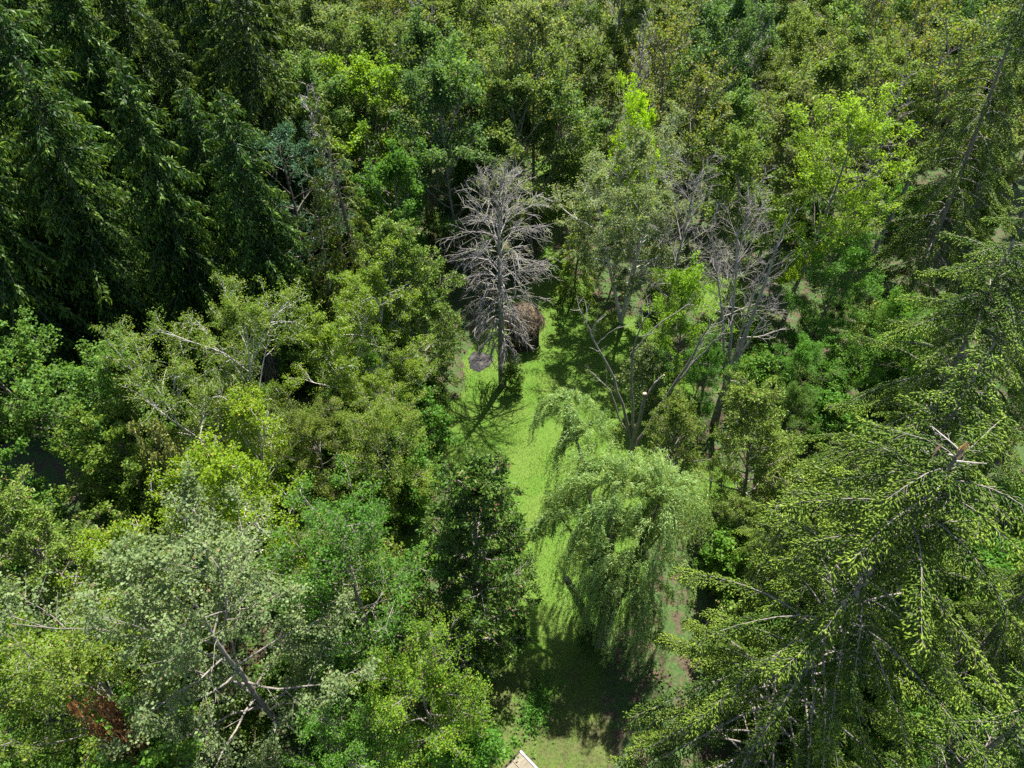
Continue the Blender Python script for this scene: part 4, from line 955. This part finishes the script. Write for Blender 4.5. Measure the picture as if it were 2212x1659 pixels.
# behind the gazebo
for i, (x, y, k, s, mt, lab) in enumerate([(-3.6, 45.2, 0, 1.0, 'wood_dark', 'dark blue-green maple behind the fire pit'), (1.6, 47.0, 3, 1.1, 'wood_green', 'large rounded green tree straight behind the gazebo'),
                                            (4.6, 49.2, 1, 0.95, 'wood_green', 'tree with a leaning pale limb behind the small spruce'), (-0.8, 43.4, 4, 0.66, 'wood_grey', 'low grey-green tree close behind the tall dead tree'),
                                            (-7.6, 42.6, 1, 0.86, 'green', 'slender light green tree between the feathery larch and dark maple'), (-10.2, 46.6, 0, 1.0, 'locust', 'bright yellow-green tree behind the feathery larch')]):
    T(WOOD[k], 'broadleaf_tree', lab, 'tree', x, y, i * 1.1, s, crown=M[mt])
T(LARCH, 'larch_tree', 'feathery yellow-green larch at the edge of the dark spruces', 'larch', -9.6, 37.6, 0.4)
T(LARCH, 'larch_tree', 'shorter feathery larch in front of the tall one', 'larch', -11.6, 35.4, 2.2, 0.72)
T(PINE, 'pine_tree', 'blue-green pine wedged between dark spruces and larch', 'pine', -13.2, 38.6, 0.3, 1.1)
T(PINE, 'pine_tree', 'pale blue-green pine at the far end of the dark spruces', 'pine', -28.6, 32.6, 1.5, 1.05, crown=M['wood_grey'])

# the stand of dark spruces on the left
rng = np.random.default_rng(64)
pts = [(-14.2, 34.4), (-18.4, 33.8), (-22.4, 32.6), (-26.0, 30.6)]
tries = 0
while len(pts) < 30 and tries < 4000:
    tries += 1
    x, y = rng.uniform(-46, -13), rng.uniform(30, 66)
    if x > -13 - (y - 34) * 0.22 or y < 30 + max(0, (x + 26)) * 0.32: continue
    if all((x - a) ** 2 + (y - b) ** 2 > 4.1 ** 2 for a, b in pts): pts.append((x, y))
for i, (x, y) in enumerate(pts):
    s = rng.uniform(0.78, 1.10)
    T(FAR_SPRUCE[int(rng.integers(3))], 'spruce_tree', 'tall dark spruce with hanging branchlets in the dense stand left of the clearing', 'spruce', x, y, rng.uniform(0, 6.28), s, group='dark spruces in the dense stand')

# the mixed wood beyond
hero = [(o.location.x, o.location.y) for o in COL.objects if o.type == 'EMPTY' and o.parent is None]
kinds = [('wood_green', WOOD, 'green broadleaf tree in the mixed wood beyond the clearing', 'green trees of the wood beyond'),
         ('wood_grey', WOOD, 'grey-green broadleaf tree in the mixed wood beyond the clearing', 'grey-green trees of the wood beyond'),
         ('wood_dark', WOOD, 'dark green broadleaf tree in the mixed wood beyond the clearing', 'dark trees of the wood beyond'),
         ('olive', THIN, 'thin olive-yellow tree with visible pale limbs in the mixed wood', 'thin olive trees of the wood beyond'),
         ('wood_light', WOOD, 'light yellow-green tree in the mixed wood beyond the clearing', 'light trees of the wood beyond')]
placed = []
tries = 0
while tries < 9000 and len(placed) < 235:
    tries += 1
    y = rng.uniform(40, 100); hw = 0.74 * (0.743 * y + 14) + 7
    x = rng.uniform(-hw, hw)
    if x < -12 - (y - 34) * 0.2 and y < 64: continue
    if y < 52 and 1.0 < x < 6.0: continue
    if y < 43 and -8 < x < 14: continue
    if y < 47 and 20 < x < 36: continue
    if y < 58 and abs(x + 10) < 2.6 and y > 50: continue
    md = 4.3 if y > 60 else 4.0
    if any((x - a) ** 2 + (y - b) ** 2 < md ** 2 for a, b in placed): continue
    if any((x - a) ** 2 + (y - b) ** 2 < 3.2 ** 2 for a, b in hero): continue
    placed.append((x, y))
bare_pts = []
for i, (x, y) in enumerate(placed):
    if i % 9 == 5:
        bare_pts.append((x, y)); continue
    q = rng.random()
    ki = 0 if q < 0.30 else 1 if q < 0.58 else 2 if q < 0.67 else 3 if q < 0.90 else 4
    mt, protos, lab, grp = kinds[ki]
    s = rng.uniform(0.82, 1.12)
    T(protos[int(rng.integers(len(protos)))], 'broadleaf_tree', lab, 'tree', x, y, rng.uniform(0, 6.28), s, s * rng.uniform(0.92, 1.1), group=grp, crown=M[mt])
# leafless trees scattered through that wood share two built ones
proto_bare = []
for q in range(2):
    rr_ = thing('bare_tree', 'leafless grey tree standing among the leafy trees of the mixed wood', 'dead tree', (*bare_pts[q], 0.0), 0, group='leafless trees of the wood beyond')
    bare_tree(rr_, 55 + q, 15.0, 3.0, 18, elev=lambda t_: 30 + 40 * t_, length=lambda t_: 1 - 0.5 * t_, cb=0.35, tr=0.17, n2=6, n3=4, up=lambda t_: 0.06, rs=(0.055, 0.028, 0.017), lean=(0.05 * (1 - 2 * q), 0.0), trunk_mat=M['bark_grey'], split=False)
    proto_bare.append(rr_)
for i, (x, y) in enumerate(bare_pts[2:]):
    src = proto_bare[i % 2]
    o = src.copy(); COL.objects.link(o); o.location = (x, y, 0); o.rotation_euler = (0, 0, rng.uniform(0, 6.28)); s = rng.uniform(0.85, 1.1); o.scale = (s, s, s)
    for ch in src.children:
        c = ch.copy(); COL.objects.link(c); c.parent = o

# understorey shrubs along the edges and in the gaps of the wood
n_s = 0
for i in range(2000):
    if n_s >= 70: break
    y = rng.uniform(12, 62); hw = 0.74 * (0.743 * y + 20)
    x = rng.uniform(-hw, hw)
    if float(lawn_mask(np.array(x), np.array(y))) > 0.02 or -4.5 < x < 8.5 and y < 44: continue
    if any((x - a) ** 2 + (y - b) ** 2 < 1.6 ** 2 for a, b in hero): continue
    n_s += 1
    T(SHRUB, 'leafy_shrub', 'leafy green understorey shrub under the trees around the clearing', 'shrub', x, y, rng.uniform(0, 6.28), rng.uniform(0.6, 1.1), group='understorey shrubs', crown=M[('green', 'maple', 'ash', 'wood_green')[i % 4]])

# shrubs that close the floor of the left and right thickets
for (x0, x1, y0, y1, m_, nmax, lab, grp) in ((-19, -4.2, 7, 27, ('green', 'birch', 'maple'), 34, 'leafy shrub filling the floor of the left thicket', 'shrubs of the left thicket'),
                                             (9.5, 26, 9, 33, ('ash', 'green', 'cedar_light'), 34, 'leafy shrub filling the floor of the right thicket', 'shrubs of the right thicket')):
    got = []
    for i in range(600):
        if len(got) >= nmax: break
        x, y = rng.uniform(x0, x1), rng.uniform(y0, y1)
        if float(lawn_mask(np.array(x), np.array(y))) > 0.05 or any((x - a) ** 2 + (y - b) ** 2 < 1.9 ** 2 for a, b in got): continue
        got.append((x, y))
        T(SHRUB, 'leafy_shrub', lab, 'shrub', x, y, rng.uniform(0, 6.28), rng.uniform(0.8, 1.2), group=grp, crown=M[m_[i % 3]])
